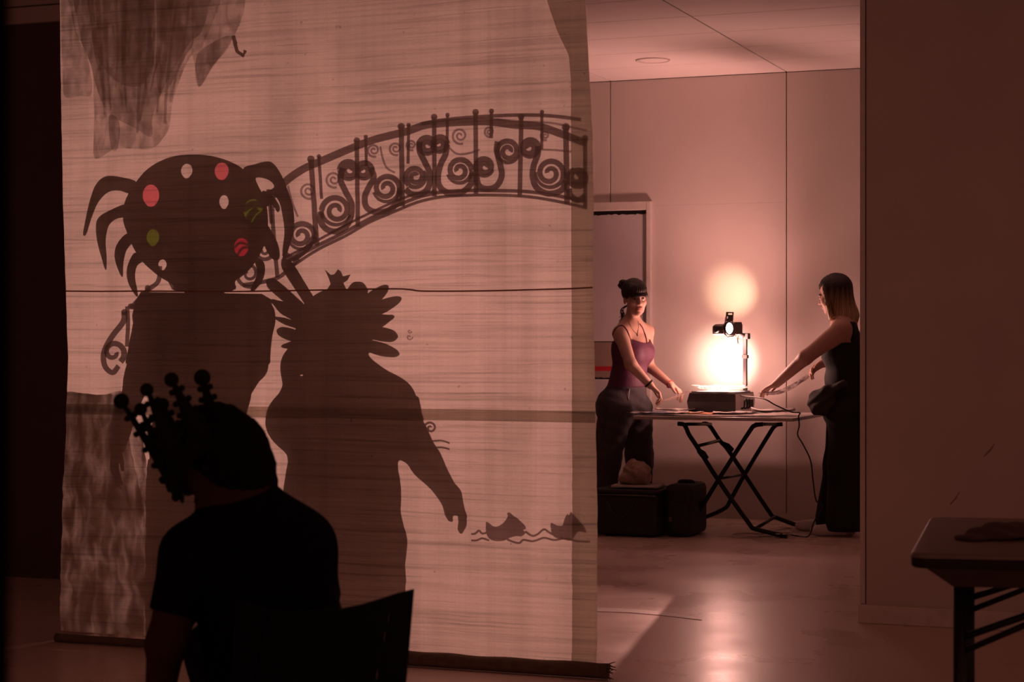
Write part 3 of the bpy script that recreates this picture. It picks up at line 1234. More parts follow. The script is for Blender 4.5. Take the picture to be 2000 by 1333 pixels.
# ------------------------------------------------------------------ cable, power strip, bags on the floor
cb = [(pj(hx + .005, -.10, .12)), pj(hx + .03, -.12, .115), P(1490, 779, 11.80), P(1515, 792, 11.75), P(1545, 799, 11.72), P(1562, 804, 11.70)]
cb[-1].z = ZTAB + .03
cb[-2].z = ZTAB + .035
cb += [Vector((TX1 + .012, 11.70, ZTAB + .008)), Vector((TX1 + .016, 11.70, ZTAB - .05)), P(1558, 850, 11.70), P(1568, 868, 11.70), P(1583, 900, 11.70), P(1588, 940, 11.70), P(1594, 978, 11.70), P(1606, 990, 11.75), P(1590, 1020, 11.75)]
q = P(1578, 1036, 11.8)
q.z = .008
cb.append(q)
cb.append(Vector((q.x - .12, 11.86, .006)))
o = tube('power_cable', catmull(cb, 8), .0045, M_black, None, 8)
tag(o, 'black power cable running from the projector over the table end to the floor', 'cable')
M_white = mat('white_plastic', (.6, .52, .48), .4)
ps = thing('power_strip', FL(1525, 1046), 'small pale socket block on the floor by the front table foot', 'socket', rz=.3)
box('body', FL(1526, 1044, .02), (.09, .05, .04), M_white, ps, bevel=.006, rot=Matrix.Rotation(.3, 3, 'Z'))
for dx in (-.02, .02):
    lathe('socket', FL(1526, 1044, .04) + Vector((dx, 0, 0)), (0, 0, 1), [(0, .015), (.002, .015), (.002, .012), (.0005, .011)], M_trim, ps, 16)
pts = [FL(u, v, .005) for u, v in ((1519, 1046), (1495, 1048), (1465, 1049), (1436, 1050), (1432, 1044), (1460, 1042), (1490, 1043), (1520, 1036), (1542, 1032), (1546, 1042), (1528, 1050))]
tag(tube('white_cord', catmull(pts, 8), .004, M_white, None, 8), 'loose white cord looped on the floor under the table', 'cable')

# suitcase in front, second bag behind it
M_bag = mat('black_nylon', (.016, .014, .015), .65, 90, .2, bump=.3, bscale=250)
SY = 11.42
a, b = P(1158, 1000, SY), P(1284, 1000, SY)
zt_ = P(1220, 957, SY).z
sc = thing('suitcase', ((a.x + b.x) / 2, SY + .2, 0), 'black soft suitcase lying open on the floor beside the sheet', 'suitcase')
box2('body', (a.x, SY, .012), (b.x, SY + .42, zt_ - .03), M_bag, sc, bevel=.022)
box2('lid', (a.x - .006, SY - .008, zt_ - .028), (b.x + .006, SY + .43, zt_), M_bag, sc, bevel=.012)
zz = (zt_ - .03)
bm = bmesh.new()
add_tube(bm, [(a.x + .01, SY - .004, zz - .004), (b.x - .01, SY - .004, zz - .004)], .005, 6)
bm_done(bm, 'zip', M_metal, sc, True)
for sgn, pl in ((-1, ((1184, 978), (1196, 1000), (1210, 1014))), (1, ((1241, 978), (1228, 1000), (1214, 1014)))):
    tube('strap', [P(u, v, SY - .006) for u, v in pl], .006, mat('strap_web', (.05, .043, .042), .7), sc, 6)
for xx in (a.x + .08, b.x - .08):
    for yy in (SY + .07, SY + .35):
        lathe('foot_stud', (xx, yy, 0), (0, 0, 1), [(0, .014), (.013, .018)], M_black, sc, 12)
a2, b2 = P(1288, 1000, SY + .12), P(1351, 1000, SY + .12)
a2.x = b.x + .014
z2 = P(1320, 941, SY + .12).z
bag = thing('black_bag', ((a2.x + b2.x) / 2, SY + .3, 0), 'black upright bag behind the right end of the open suitcase', 'bag')
box2('body', (a2.x, SY + .10, .002), (b2.x, SY + .50, z2 - .02), M_bag, bag, bevel=.035)
tube('handle', catmull([(a2.x + .04, SY + .3, z2 - .03), (a2.x + .05, SY + .3, z2 - .012), (b2.x - .05, SY + .3, z2 - .012), (b2.x - .04, SY + .3, z2 - .03)], 6), .012, M_bag, bag, 8)
box2('pocket', (a2.x + .03, SY + .088, .04), (b2.x - .02, SY + .104, z2 * .6), M_bag, bag, bevel=.006)
box2('buckle', (a2.x + .035, SY + .078, .10), (a2.x + .055, SY + .088, .13), M_metal, bag, bevel=.002)
# folded white cloth and bundled beige cloth on the suitcase
c0 = P(1243, 951, SY + .12)
sheet_piece('folded_cloth', (c0.x, SY + .15, zt_ + .001), .30, .20, .05, mat('white_cloth', (.62, .55, .55), .9, 30, .04), 'flat folded white cloth on the suitcase lid', 'cloth', curl=.0, nz=.012, seed=4, thick=.016)
Bd = Body()
for i in range(16):
    an = i * 2.4
    cc = P(1244 + 26 * math.cos(an) * (.3 + .6 * random.random()), 928 + 14 * math.sin(an), SY + .16 + random.uniform(-.04, .05))
    cc.z = max(cc.z, zt_ + .055)
    Bd.ell(cc, (.07, .05, .035), frame((math.cos(an), math.sin(an) * .6, .4 * math.sin(an * 2))), .015)
Bd.ell(P(1238, 912, SY + .16), (.05, .045, .045), None, .03)
F, lo, h = Bd.field(.006)
X, Y, Z = grids(F, lo, h)
F = F + .006 * np.sin(X * 70 + np.sin(Z * 60) * 1.4) * np.cos(Z * 55 + Y * 40)
o = link('bundled_scarf', nets(F, lo, h), mat('beige_knit', (.42, .30, .24), .95, 60, .15, bump=.4, bscale=120), None)
tag(o, 'crumpled beige scarf heaped on the white cloth on the suitcase', 'scarf')

# pale strip curving on the floor by the sheet
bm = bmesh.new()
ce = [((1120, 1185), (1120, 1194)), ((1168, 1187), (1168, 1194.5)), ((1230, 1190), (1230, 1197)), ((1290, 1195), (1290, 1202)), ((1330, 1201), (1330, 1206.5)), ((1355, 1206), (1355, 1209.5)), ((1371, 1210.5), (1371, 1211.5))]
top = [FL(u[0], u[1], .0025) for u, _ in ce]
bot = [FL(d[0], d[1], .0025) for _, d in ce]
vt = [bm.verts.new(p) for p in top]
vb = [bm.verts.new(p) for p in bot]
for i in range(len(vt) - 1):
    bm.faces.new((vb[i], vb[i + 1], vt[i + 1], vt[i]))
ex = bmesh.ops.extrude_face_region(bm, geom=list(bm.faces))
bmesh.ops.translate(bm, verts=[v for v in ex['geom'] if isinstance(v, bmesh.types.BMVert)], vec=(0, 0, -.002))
tag(bm_done(bm, 'floor_strip', mat('pale_strip', (.85, .80, .75), .35), None), 'pale tapering strip on the floor right of the sheet', 'tape')

# ------------------------------------------------------------------ what stands behind the sheet and throws the shadows
def SH(u, v, y):
    """point at depth y whose projector shadow falls where the photograph shows (u, v) on the sheet"""
    S = P(u, v, YS)
    return S + (LIGHT - S) * ((y - YS) / (LIGHT.y - YS))


def shs(y):
    """metres at depth y per photograph pixel of shadow"""
    return (P(641, 640, YS) - P(640, 640, YS)).length * (1 - (y - YS) / (LIGHT.y - YS))


def ribbon(bm, px, w0, y, w1=None, thick=.0012, n=6, smooth=True):
    """flat drawn stroke on the film at depth y, width in shadow pixels"""
    pts = catmull([(u, v, 0) for u, v in px], n) if smooth and len(px) > 2 else [Vector((u, v, 0)) for u, v in px]
    N = len(pts)
    L, Rr = [], []
    for i, p in enumerate(pts):
        d = pts[min(i + 1, N - 1)] - pts[max(i - 1, 0)]
        d = Vector((-d.y, d.x, 0)).normalized()
        s = i / (N - 1)
        w = w0 if w1 is None else w0 + (w1 - w0) * s
        L.append(p + d * w / 2)
        Rr.append(p - d * w / 2)
    vl = [bm.verts.new(SH(p.x, p.y, y)) for p in L]
    vr = [bm.verts.new(SH(p.x, p.y, y)) for p in Rr]
    fs = []
    for i in range(N - 1):
        fs.append(bm.faces.new((vl[i], vr[i], vr[i + 1], vl[i + 1])))
    ex = bmesh.ops.extrude_face_region(bm, geom=fs)
    bmesh.ops.translate(bm, verts=[v for v in ex['geom'] if isinstance(v, bmesh.types.BMVert)], vec=(0, thick, 0))


def stroke(name, strokes, m, parent, y):
    bm = bmesh.new()
    for s in strokes:
        ribbon(bm, s[0], s[1], y, s[2] if len(s) > 2 else None)
    return bm_done(bm, name, m, parent)


def disc_px(u, v, r, n=20, sx_=1.0):
    return [(u + r * sx_ * math.cos(2 * math.pi * i / n), v + r * math.sin(2 * math.pi * i / n)) for i in range(n)]


def cutout(name, polys, y, thick, m, parent=None):
    me = flat_mesh([[(u, -v) for u, v in pl] for pl in polys], thick, lambda a, b, c: SH(a, -b, y) + Vector((0, c, 0)), name)
    return link(name, me, m, parent)


def sp2(px, n=6, closed=True):
    return [(p.x, p.y) for p in catmull([(u, v, 0) for u, v in px], n, closed)]


YD = 6.69                                     # film added unseen behind the sheet to cast the bridge shadows
M_ink = veil_mat('film_ink', (.10, .06, .07), .36, clear_col=(1, .93, .98))
M_ink2 = veil_mat('film_ink_faint', (.14, .09, .10), .58, clear_col=(1, .95, 1))
M_clear = veil_mat('film_clear', (.9, .9, .9), .985)
dz = P(640, 0, YS).z
film = thing('added_shadow_film', (SHX, YD, ZT), 'added clear film behind the sheet, painted with an arched scrollwork bridge to cast its shadow', 'shadow_caster')
fx0, fx1 = XL(1.2) + .02, P(1151, 600, YD).x
fv = [(fx0, YD + .004, .30), (fx1, YD + .004, .30), (fx1, YD + .004, ZT - .004), (fx0, YD + .004, ZT - .004)]
link('film', mesh_from(fv + [(a, b + .0006, c) for a, b, c in fv], [(0, 1, 2, 3), (7, 6, 5, 4), (0, 4, 5, 1), (1, 5, 6, 2), (2, 6, 7, 3), (3, 7, 4, 0)]), M_clear, film)
Z5 = lambda pts: [(540 + a / 3.125, 190 + b / 3.125) for a, b in pts]
stroke('top_rail', [(Z5([(-30, 610), (60, 510), (160, 440), (270, 388), (390, 335), (500, 290), (600, 255), (700, 230), (800, 205), (900, 170), (1000, 160), (1150, 152), (1300, 150), (1450, 170), (1600, 180), (1750, 230), (1820, 256), (1895, 285)]), 15, 15),
                    (Z5([(880, 160), (1000, 140), (1200, 122), (1400, 112), (1600, 112), (1750, 125), (1860, 140)]), 7)], M_ink, film, YD)
stroke('upper_line', [(Z5([(1340, 135), (1500, 150), (1680, 160), (1800, 185), (1895, 205)]), 4)], M_ink2, film, YD)
stroke('bottom_rail', [(Z5([(60, 1010), (160, 955), (260, 900), (400, 830), (520, 765), (640, 705), (760, 650), (880, 605), (1000, 580), (1150, 570), (1300, 570), (1500, 575), (1650, 592), (1800, 620), (1895, 640)]), 7),
                       (Z5([(40, 985), (160, 925), (300, 845), (420, 780), (600, 690), (760, 620), (860, 588), (960, 575)]), 5),
                       (Z5([(100, 1030), (260, 925), (420, 845), (560, 765), (700, 705), (860, 640), (1000, 610), (1150, 600), (1300, 598), (1500, 605), (1650, 625), (1800, 655), (1895, 678)]), 6)], M_ink, film, YD)
posts = [((208, 378), (245, 905), 10), ((255, 360), (272, 620), 6), ((485, 262), (493, 790), 9), ((540, 240), (545, 420), 6), ((758, 178), (766, 665), 10), ((803, 168), (800, 405), 6),
         ((960, 120), (962, 605), 9), ((1043, 108), (1040, 300), 6), ((1215, 92), (1217, 590), 9), ((1312, 85), (1310, 250), 7), ((1495, 120), (1485, 610), 9), ((1622, 92), (1620, 320), 6), ((1768, 185), (1775, 655), 11),
         ((1885, 250), (1885, 676), 8)]
for a, b, w_ in posts:
    o = stroke('post', [(Z5([a, b]), w_)], M_ink, film, YD - .0016)
    f = cutout('finial', [disc_px(*Z5([a])[0], w_ * .72, 16)], YD - .0018, .001, M_ink, film)
# scrolls: spirals joined by S-shaped bars


def spiral(c, r, turns, start, sgn=1, r_in=.12, n=40):
    out = []
    for i in range(n + 1):
        s = i / n
        a = start + sgn * turns * 2 * math.pi * s
        rr_ = r * (1 - s * (1 - r_in))
        out.append((c[0] + rr_ * math.cos(a), c[1] + rr_ * math.sin(a)))
    return out


PI = math.pi
ydeep = YD - .0032
SCR = [  # S bar through points, then spirals wound inwards from its ends: (centre, radius, start angle, sense)
    ([(45, 950), (100, 985), (180, 930), (232, 850)], [((150, 845), 82, .0, -1)]),
    ([(400, 430), (385, 500), (420, 580), (455, 660), (440, 760), (380, 815), (310, 810), (268, 760), (268, 700)], [((360, 690), 88, PI, 1), ((438, 442), 58, PI, 1)]),
    ([(572, 430), (590, 490), (560, 550), (535, 610), (545, 670), (600, 700), (680, 690), (735, 640), (752, 560)], [((668, 555), 82, 0, -1), ((528, 445), 52, 0, -1)]),
    ([(870, 270), (872, 330), (905, 400), (935, 470), (925, 550), (880, 590), (820, 590), (785, 560)], [((845, 485), 64, 2.2, 1), ((918, 292), 54, PI, 1)]),
    ([(1040, 290), (1030, 350), (1000, 410), (985, 480), (995, 545), (1050, 585), (1130, 580), (1185, 530), (1195, 460)], [((1115, 448), 76, 0, -1), ((992, 285), 50, 0, -1)]),
    ([(1350, 270), (1345, 330), (1365, 410), (1375, 480), (1345, 540), (1290, 560), (1235, 540), (1218, 470)], [((1270, 425), 56, PI, 1), ((1415, 330), 70, PI, 1)]),
    ([(1598, 300), (1595, 350), (1570, 420), (1565, 490), (1590, 555), (1660, 590), (1740, 570), (1768, 510)], [((1670, 465), 86, .4, -1), ((1545, 310), 56, 0, -1)]),
    ([(1785, 560), (1795, 600), (1840, 630), (1885, 605)], [((1838, 490), 58, 1.5, -1)]),
]
for bar_, sps in SCR:
    ss = [(Z5(bar_), 12, 12)]
    for c, r, a0, sg in sps:
        ss.append((Z5(spiral(c, r, 1.55, a0, sg, .20)), 11, 9))
        ss.append((Z5(spiral(c, r * 1.0, .45, a0, -sg, 1.0, 12)), 9, 5))
    stroke('scroll', ss, M_ink, film, ydeep)
    ydeep -= .0014
for c, r in (((195, 570), 52), ((345, 500), 52), ((590, 322), 42), ((725, 312), 42), ((820, 290), 34), ((1120, 235), 52), ((1300, 210), 34), ((1640, 235), 30)):
    stroke('faint_scroll', [(Z5(spiral(c, r, 1.8, 1.2, 1)), 4.5, 3.5)], M_ink2, film, YD - .016)
for st_ in ((Z5([(630, 300), (645, 370), (670, 430), (720, 460)]), 4), (Z5([(1055, 310), (1100, 345), (1160, 345), (1240, 320)]), 4), (Z5([(70, 540), (95, 640), (130, 730)]), 4), (Z5([(1590, 320), (1700, 325), (1800, 335)]), 4)):
    stroke('faint_scroll', [st_], M_ink2, film, YD - .018)
# the left foot of the bridge, seen past the two performers
Z4 = lambda pts: [(100 + a / 2.666, 280 + b / 2.666) for a, b in pts]
for st_ in ((Z4([(1290, 600), (1200, 690), (1120, 720), (1000, 740)]), 8), (Z4([(1150, 300), (1160, 480), (1180, 700)]), 8), (Z4([(1130, 240), (1150, 420)]), 7), (Z4([(570, 640), (560, 720), (500, 770), (420, 860)]), 9),
                     (Z4([(600, 680), (640, 760)]), 6), (Z4([(400, 850), (405, 960), (400, 1060)]), 8)):
    stroke('left_rail', [st_], M_ink, film, YD - .020)
for st_ in ((Z4([(1000, 345), (1050, 318), (1110, 322)]), 13), (Z4([(1018, 415), (1045, 370), (1075, 340)]), 13), (Z4([(1060, 420), (1080, 385), (1110, 360)]), 9), (Z4([(955, 545), (985, 520), (1030, 530)]), 5), (Z4([(970, 585), (1000, 545), (1040, 545)]), 5)):
    stroke('left_rail', [st_], M_ink, film, YD - .019)
stroke('scroll', [(Z4(spiral((1030, 680), 75, 1.6, .5, 1)), 8, 5), (Z4(spiral((1110, 560), 50, 1.5, .5, 1)), 8, 5)], M_ink, film, YD - .0215)
stroke('scroll', [(Z4([(385, 880), (380, 930), (320, 1010), (278, 1090), (285, 1160), (325, 1195), (358, 1160)]), 12, 10), (Z4(spiral((328, 1090), 62, 1.15, .9, -1, .25)), 12, 8)], M_ink, film, YD - .023)
for c in ((385, 880), (420, 850), (505, 755)):
    cutout('finial', [disc_px(*Z4([c])[0], 6, 14)], YD - .0245, .001, M_ink, film)
# swans on the water and small marks
Z8 = lambda pts: [(780 + a / 3.7, 760 + b / 3.7) for a, b in pts]
sw = [(625, 965), (650, 975), (680, 995), (720, 992), (760, 960), (785, 920), (780, 900), (800, 893), (830, 920), (850, 930), (880, 960), (905, 985), (915, 1012), (895, 1020), (912, 1040), (885, 1065), (850, 1062), (800, 1075), (760, 1095), (700, 1100), (655, 1085), (628, 1040)]
cutout('swan', [sp2(Z8(sw), 3)], YD - .026, .001, M_ink, film)
sw2 = [(1095, 970), (1140, 985), (1180, 985), (1195, 940), (1215, 905), (1225, 915), (1240, 890), (1260, 910), (1300, 950), (1340, 1000), (1350, 1040), (1300, 1030), (1270, 1060), (1240, 1095), (1180, 1085), (1110, 1060)]
cutout('swan', [sp2(Z8(sw2), 3)], YD - .026, .001, M_ink, film)
for st_ in ((Z8([(520, 1050), (550, 1045), (575, 1025), (600, 1045), (630, 1040)]), 4), (Z8([(910, 1030), (960, 1060), (1000, 1050), (1045, 1015), (1080, 1035), (1110, 1050)]), 4),
            (Z8([(520, 1095), (560, 1095), (600, 1080), (650, 1095)]), 4), (Z8([(780, 1085), (830, 1105), (870, 1112), (900, 1090), (960, 1100), (1000, 1090), (1050, 1075), (1120, 1090), (1200, 1080), (1290, 1100), (1380, 1103)]), 4)):
    stroke('wave', [st_], M_ink, film, YD - .028)
stroke('small_spiral', [(Z8(spiral((222, 283), 48, 1.5, 2.5, 1)), 4.5, 4)], M_ink, film, YD - .028)
stroke('dash', [(Z8([(235, 378), (300, 375), (340, 385), (362, 395)]), 3.5), (Z8([(250, 425), (310, 425), (362, 438)]), 3.5)], M_ink, film, YD - .028)
Z6 = lambda pts: [(500 + a / 2.38, 520 + b / 2.38) for a, b in pts]
stroke('small_mark', [(Z6(spiral((713, 303), 10, 1, 0)), 2.2), (Z6(spiral((712, 330), 15, 1, 0)), 2.6)], M_ink2, film, YD - .028)

# gauze bunched behind the upper left corner, and long gauze at the lower left
M_gauze = veil_mat('gauze', (.42, .32, .26), .58, 26.0, (1, 1, .5), .20)
M_gauze2 = veil_mat('gauze_dense', (.34, .25, .20), .50, 22.0, (1, 1, .4), .20)
M_gauze3 = veil_mat('gauze_long', (.30, .21, .17), .30, 8.0, (2.6, 1, .9), .27)
YG = 6.73
Zg = lambda pts: [(a / 3.846, b / 3.846) for a, b in pts]
gz = thing('gauze_drape', (P(290, 100, YG).x, YG, ZT), 'bunched brown gauze hanging behind the top left of the sheet', 'gauze')


def cloth_cut(name, px, y, m, parent, amp=.012, seed=0.0):
    """gauze with this outline, subdivided and rippled"""
    if len(px) < 20:
        px = sp2(px, 4)
    o = cutout(name, [px], y, .0, m, parent)
    me = o.data
    bm = bmesh.new()
    bm.from_mesh(me)
    bmesh.ops.remove_doubles(bm, verts=list(bm.verts), dist=1e-5)
    bmesh.ops.triangulate(bm, faces=list(bm.faces))
    for _ in range(3):
        long_ = [e for e in bm.edges if e.calc_length() > .05]
        if long_:
            bmesh.ops.subdivide_edges(bm, edges=long_, cuts=1)
            bmesh.ops.triangulate(bm, faces=list(bm.faces))
    # single skin: drop the twin faces of the zero-thickness board
    for v in bm.verts:
        v.co.y += amp * mnoise.noise(Vector((v.co.x * 9 + seed, seed, v.co.z * 1.6)))
    bm.to_mesh(me)
    bm.free()
    for p in me.polygons:
        p.use_smooth = True
    return o


top = -126
tz = top * 3.846
cloth_cut('fold', Zg([(540, tz), (545, 160), (620, 340), (690, 520), (700, 700), (705, 900), (700, 1020), (708, 1190), (830, 1140), (890, 1115), (1135, 1120), (1230, 1040), (1275, 960), (1300, 780), (1350, 620), (1430, 430), (1560, 260), (1700, tz)]), YG, M_gauze, gz, .015, 1)
cloth_cut('fold', Zg([(560, tz), (600, 250), (680, 480), (740, 700), (830, 860), (1010, 960), (1140, 1030), (1145, 900), (1180, 780), (1290, 560), (1420, 330), (1540, 160), (1560, tz)]), YG + .02, M_gauze2, gz, .015, 4)
cloth_cut('fold', Zg([(640, tz), (700, 300), (820, 560), (960, 650), (1080, 630), (1160, 450), (1130, 200), (1050, tz)]), YG + .04, M_gauze2, gz, .02, 9)
cloth_cut('fold', Zg([(1180, tz), (1180, 300), (1170, 450), (1200, 700), (1290, 640), (1400, 420), (1460, 250), (1420, tz)]), YG + .05, M_gauze2, gz, .02, 12)
cloth_cut('fold', Zg([(1480, tz), (1440, 300), (1450, 430), (1480, 560), (1505, 655), (1600, 500), (1690, 390), (1750, 280), (1840, 10), (1850, tz)]), YG + .03, M_gauze, gz, .012, 16)
cloth_cut('fold', Zg([(1560, 340), (1480, 420), (1470, 560), (1505, 655), (1600, 500), (1740, 300), (1700, 270)]), YG + .06, M_gauze2, gz, .01, 17)
cloth_cut('fold', Zg([(820, 870), (900, 920), (890, 1110), (835, 1110)]), YG + .06, M_gauze2, gz, .005, 21)
cloth_cut('side_fold', Zg([(455, tz), (455, 250), (470, 500), (480, 720), (600, 720), (690, 700), (660, 450), (590, 300), (545, 100), (540, tz)]), YG + .01, M_gauze, gz, .012, 30)
rg = random.Random(5)
for i in range(13):
    x0 = 590 + i * 72 + rg.uniform(-20, 20)
    xe = 760 + i * 42 + rg.uniform(-20, 20)
    ze = 860 + 160 * math.sin(i * 1.3) - abs(i - 7) * 22
    w0, w1_ = rg.uniform(22, 60), rg.uniform(8, 22)
    bow = rg.uniform(-50, 50)
    L1_ = [(x0, tz), ((x0 * .6 + xe * .4) + bow, ze * .4), ((x0 * .25 + xe * .75) + bow * .5, ze * .75), (xe, ze)]
    R1_ = [(x + w0 + (w1_ - w0) * t_, y) for (x, y), t_ in zip(L1_, (0, .4, .75, 1))]
    pl_ = sp2(L1_, 4, False) + sp2(R1_, 4, False)[::-1]
    cloth_cut('pleat', Zg(pl_), YG + .012 + .006 * (i % 5), M_gauze, gz, .004, i)
tube('tie', [SH(460, 85, YG + .03), SH(455, 70, YG + .03), SH(462, 100, YG + .03), SH(474, 108, YG + .03), SH(478, 98, YG + .03)], .008, mat('tie_cloth', (.2, .14, .11), .9), gz, 8)
g2 = thing('long_gauze', (P(200, 1100, YG).x, YG + .03, 0.0), 'streaky gauze strip hanging behind the lower left of the sheet down to the floor', 'gauze')
cloth_cut('strip', [(120, 772), (160, 768), (200, 772), (245, 766), (262, 815), (280, 860), (290, 930), (294, 1000), (294, 1100), (294, 1256), (105, 1256), (108, 1100), (112, 950), (116, 850)], YG + .02, M_gauze3, g2, .012, 3)
cloth_cut('strip', [(118, 776), (180, 772), (246, 776), (250, 830), (262, 900), (285, 1020), (294, 1256), (105, 1256), (108, 1040), (112, 900)], YG + .05, M_gauze3, g2, .015, 8)

# ------------------------------------------------------------------ the two performers behind the sheet
M_skin = mat('performer_skin', (.55, .34, .26), .5, 20, .05)
M_tee = mat('dark_cotton', (.06, .045, .05), .85, 40, .1)
YA = 7.15
sA = shs(YA)
M_board2 = mat('headdress_card', (.09, .06, .05), .8, 20, .1)


def gel(name, col):
    return veil_mat(name, col, .97, clear_col=col)


def figure_joint(u, v, y=YA, dy=0.0):
    p = SH(u, v, y)
    p.y += dy
    return p


# left: tall figure, arms hanging, wide spider-like headdress
B = Body()
q = figure_joint
side = (1, 0, 0)
px = lambda n: n * sA
foot = .05
hipz = q(388, 900)
B.ell(q(398, 515), (px(42), .095, px(62)), None, .03, 'head')
B.ell(q(398, 535) + Vector((0, -.09, 0)), (.016, .02, .025), None, .02, 'head')
for e_ in (-1, 1):
    B.ell(q(398 + e_ * 42, 520), (.012, .02, .03), None, .01, 'head')
B.cap(q(398, 560), q(398, 610), px(26), px(30), .04, 'torso')
B.ecap(q(398, 650), q(396, 760), (px(95), .105), (px(88), .10), side, .05, 'torso')
B.ecap(q(396, 760), q(388, 860), (px(88), .10), (px(86), .105), side, .05, 'torso')
B.ecap(q(388, 860), q(384, 940), (px(88), .11), (px(98), .12), side, .05, 'torso')
B.cap(q(398, 605), q(300, 625), px(24), px(30), .05, 'torso')
B.cap(q(398, 605), q(502, 620), px(24), px(32), .05, 'torso')
B.cap(q(296, 630), q(268, 745), px(31), px(26), .03, 'arm')
B.cap(q(268, 745), q(232, 872), px(25), px(16), .02, 'arm')
hand(B, q(230, 868), q(218, 960) - q(230, 868), (1, .2, 0), (0, -1, .1), (15, 20, 15), 'hand', .92)
B.cap(q(502, 630), q(500, 715), px(29), px(25), .03, 'arm')
B.cap(q(500, 715), q(452, 800, dy=-.10), px(22), px(15), .02, 'arm')
hand(B, q(452, 800, dy=-.10), Vector((-.7, -.3, -.2)), (0, 1, 0), (0, 0, 1), (20, 25, 20), 'hand', .92)
for u in (338, 432):
    kn = q(u, 1040)
    an = Vector((kn.x, YA + .01, .09))
    B.cap(q(u, 930), kn, px(50), px(34), .03, 'leg')
    B.cap(kn, an, px(34), px(22), .02, 'leg')
    B.ecap(an + Vector((0, .02, -.045)), an + Vector((0, -.15, -.055)), (.042, .042), (.04, .032), side, .02, 'foot')
tA = thing('person', Vector((hipz.x, YA, 0)), 'person behind the sheet whose shadow wears the dotted headdress with curved horns', 'person')
F, lo, h = B.field(.008)
link('body', nets(F, lo, h), M_skin, tA)
F, lo, h = B.field(.008, ('torso', 'arm'), .008)
X, Y, Z = grids(F, lo, h)
slz = q(500, 712).z
F = np.maximum(F, np.maximum(slz - Z, -(10 * np.ones_like(F))))
neckc = q(398, 590)
F2, lo2, h2 = B.field(.008, ('torso',), .012)
X2, Y2, Z2 = grids(F2, lo2, h2)
F2 = np.maximum(F2, Z2 - (neckc.z - .01))
link('top', nets(F, lo, h), M_tee, tA)
link('dress', nets(F2, lo2, h2), M_tee, tA)
sk = []
zs_ = [q(384, 900).z, q(384, 1000).z, .35, .08]
bm = bmesh.new()
rings = []
for z, hw, dp in zip(zs_, (px(100), px(104), px(105), px(106)), (.125, .14, .15, .155)):
    rings.append([bm.verts.new((q(384, 900).x + hw * math.cos(2 * PI * i / 40) * (1 + .02 * math.sin(i * 3)), YA + dp * math.sin(2 * PI * i / 40) * (1 + .05 * math.sin(i * 5)), z)) for i in range(40)])
for a, b in zip(rings, rings[1:]):
    for i in range(40):
        bm.faces.new((b[i], b[(i + 1) % 40], a[(i + 1) % 40], a[i]))
bm_done(bm, 'skirt', M_tee, tA, True)

dome = Z4([(450, 200), (500, 140), (570, 95), (650, 68), (740, 60), (840, 68), (930, 95), (1000, 135), (1060, 200), (1110, 280), (1130, 380), (1125, 470), (1100, 560), (1050, 640), (1000, 690), (960, 720), (940, 770), (660, 770), (640, 740), (560, 690), (480, 620), (440, 560), (400, 470), (378, 400), (385, 320), (410, 260)])
holes = [((710, 144), 30, 36, None), ((890, 145), 36, 44, (1.0, .50, .58)), ((523, 272), 44, 56, (1.0, .50, .58)), ((902, 305), 24, 34, None), ((532, 490), 34, 42, (.36, .50, .08)), ((1052, 350), 50, 60, (.36, .50, .08)), ((992, 540), 38, 46, (.75, .16, .30)), ((583, 632), 22, 26, None)]
hp_ = [[(100 + (c[0] + a * math.cos(2 * PI * i / 22)) / 2.666, 280 + (c[1] + b * math.sin(2 * PI * i / 22) + (4 if math.sin(2 * PI * i / 22) > .8 else 0)) / 2.666) for i in range(22)] for c, a, b, _ in holes]
hdA = thing('dotted_headdress', SH(398, 560, YA + .13), 'large domed card headdress with round coloured windows and curved horns', 'headdress')
YH = YA + .13
cutout('dome', [sp2(dome, 4)] + hp_, YH, .006, M_board2, hdA)
for (c, a, b, colr), pl in zip(holes, hp_):
    if colr:
        g3 = cutout('gel_window', [pl], YH, .001, gel('gel_%d_%d' % (int(colr[0] * 100), int(colr[2] * 100)), colr), hdA)
horns = [
    [(450, 205), (380, 180), (290, 172), (235, 215), (205, 290), (180, 390), (165, 470), (180, 475), (205, 400), (245, 310), (300, 255), (360, 248), (420, 262)],
    [(395, 320), (320, 345), (250, 385), (232, 440), (245, 530), (285, 660), (290, 600), (285, 500), (300, 430), (340, 395), (390, 380)],
    [(400, 470), (350, 520), (332, 580), (345, 640), (375, 698), (380, 620), (395, 560), (430, 510)],
    [(440, 570), (405, 630), (398, 690), (415, 750), (455, 800), (440, 700), (450, 640), (480, 610)],
    [(1000, 140), (1060, 110), (1140, 96), (1190, 150), (1230, 240), (1260, 340), (1265, 440), (1240, 540), (1215, 605), (1205, 560), (1215, 450), (1195, 330), (1170, 280), (1130, 262), (1100, 260), (1160, 230), (1130, 190), (1065, 182), (1090, 250)],
    [(1100, 250), (1150, 270), (1190, 330), (1180, 360), (1150, 320), (1110, 330)],
    [(1120, 420), (1180, 520), (1190, 600), (1150, 600), (1110, 520)],
    [(1060, 600), (1110, 620), (1110, 700), (1060, 768), (1040, 760), (1075, 680)],
]
for hh_ in horns:
    cutout('horn', [sp2(Z4(hh_), 4)], YH + .007, .005, M_board2, hdA)
bm = bmesh.new()
add_tube(bm, [SH(398, 520, YA + .115), SH(398, 520, YA + .126)], .09, 20)
bm_done(bm, 'head_band', M_board2, hdA)
# scarf end / sleeve board of the left figure (square shoulder)
cutout('shoulder_cape', [Z4([(470, 775), (1100, 785), (1150, 815), (1155, 900), (1140, 1020), (1115, 1110), (1075, 1150), (1062, 1200), (1035, 1260), (1030, 1330), (520, 1330), (440, 1000), (425, 900), (440, 830)])], YA - .125, .006, M_tee, tA)

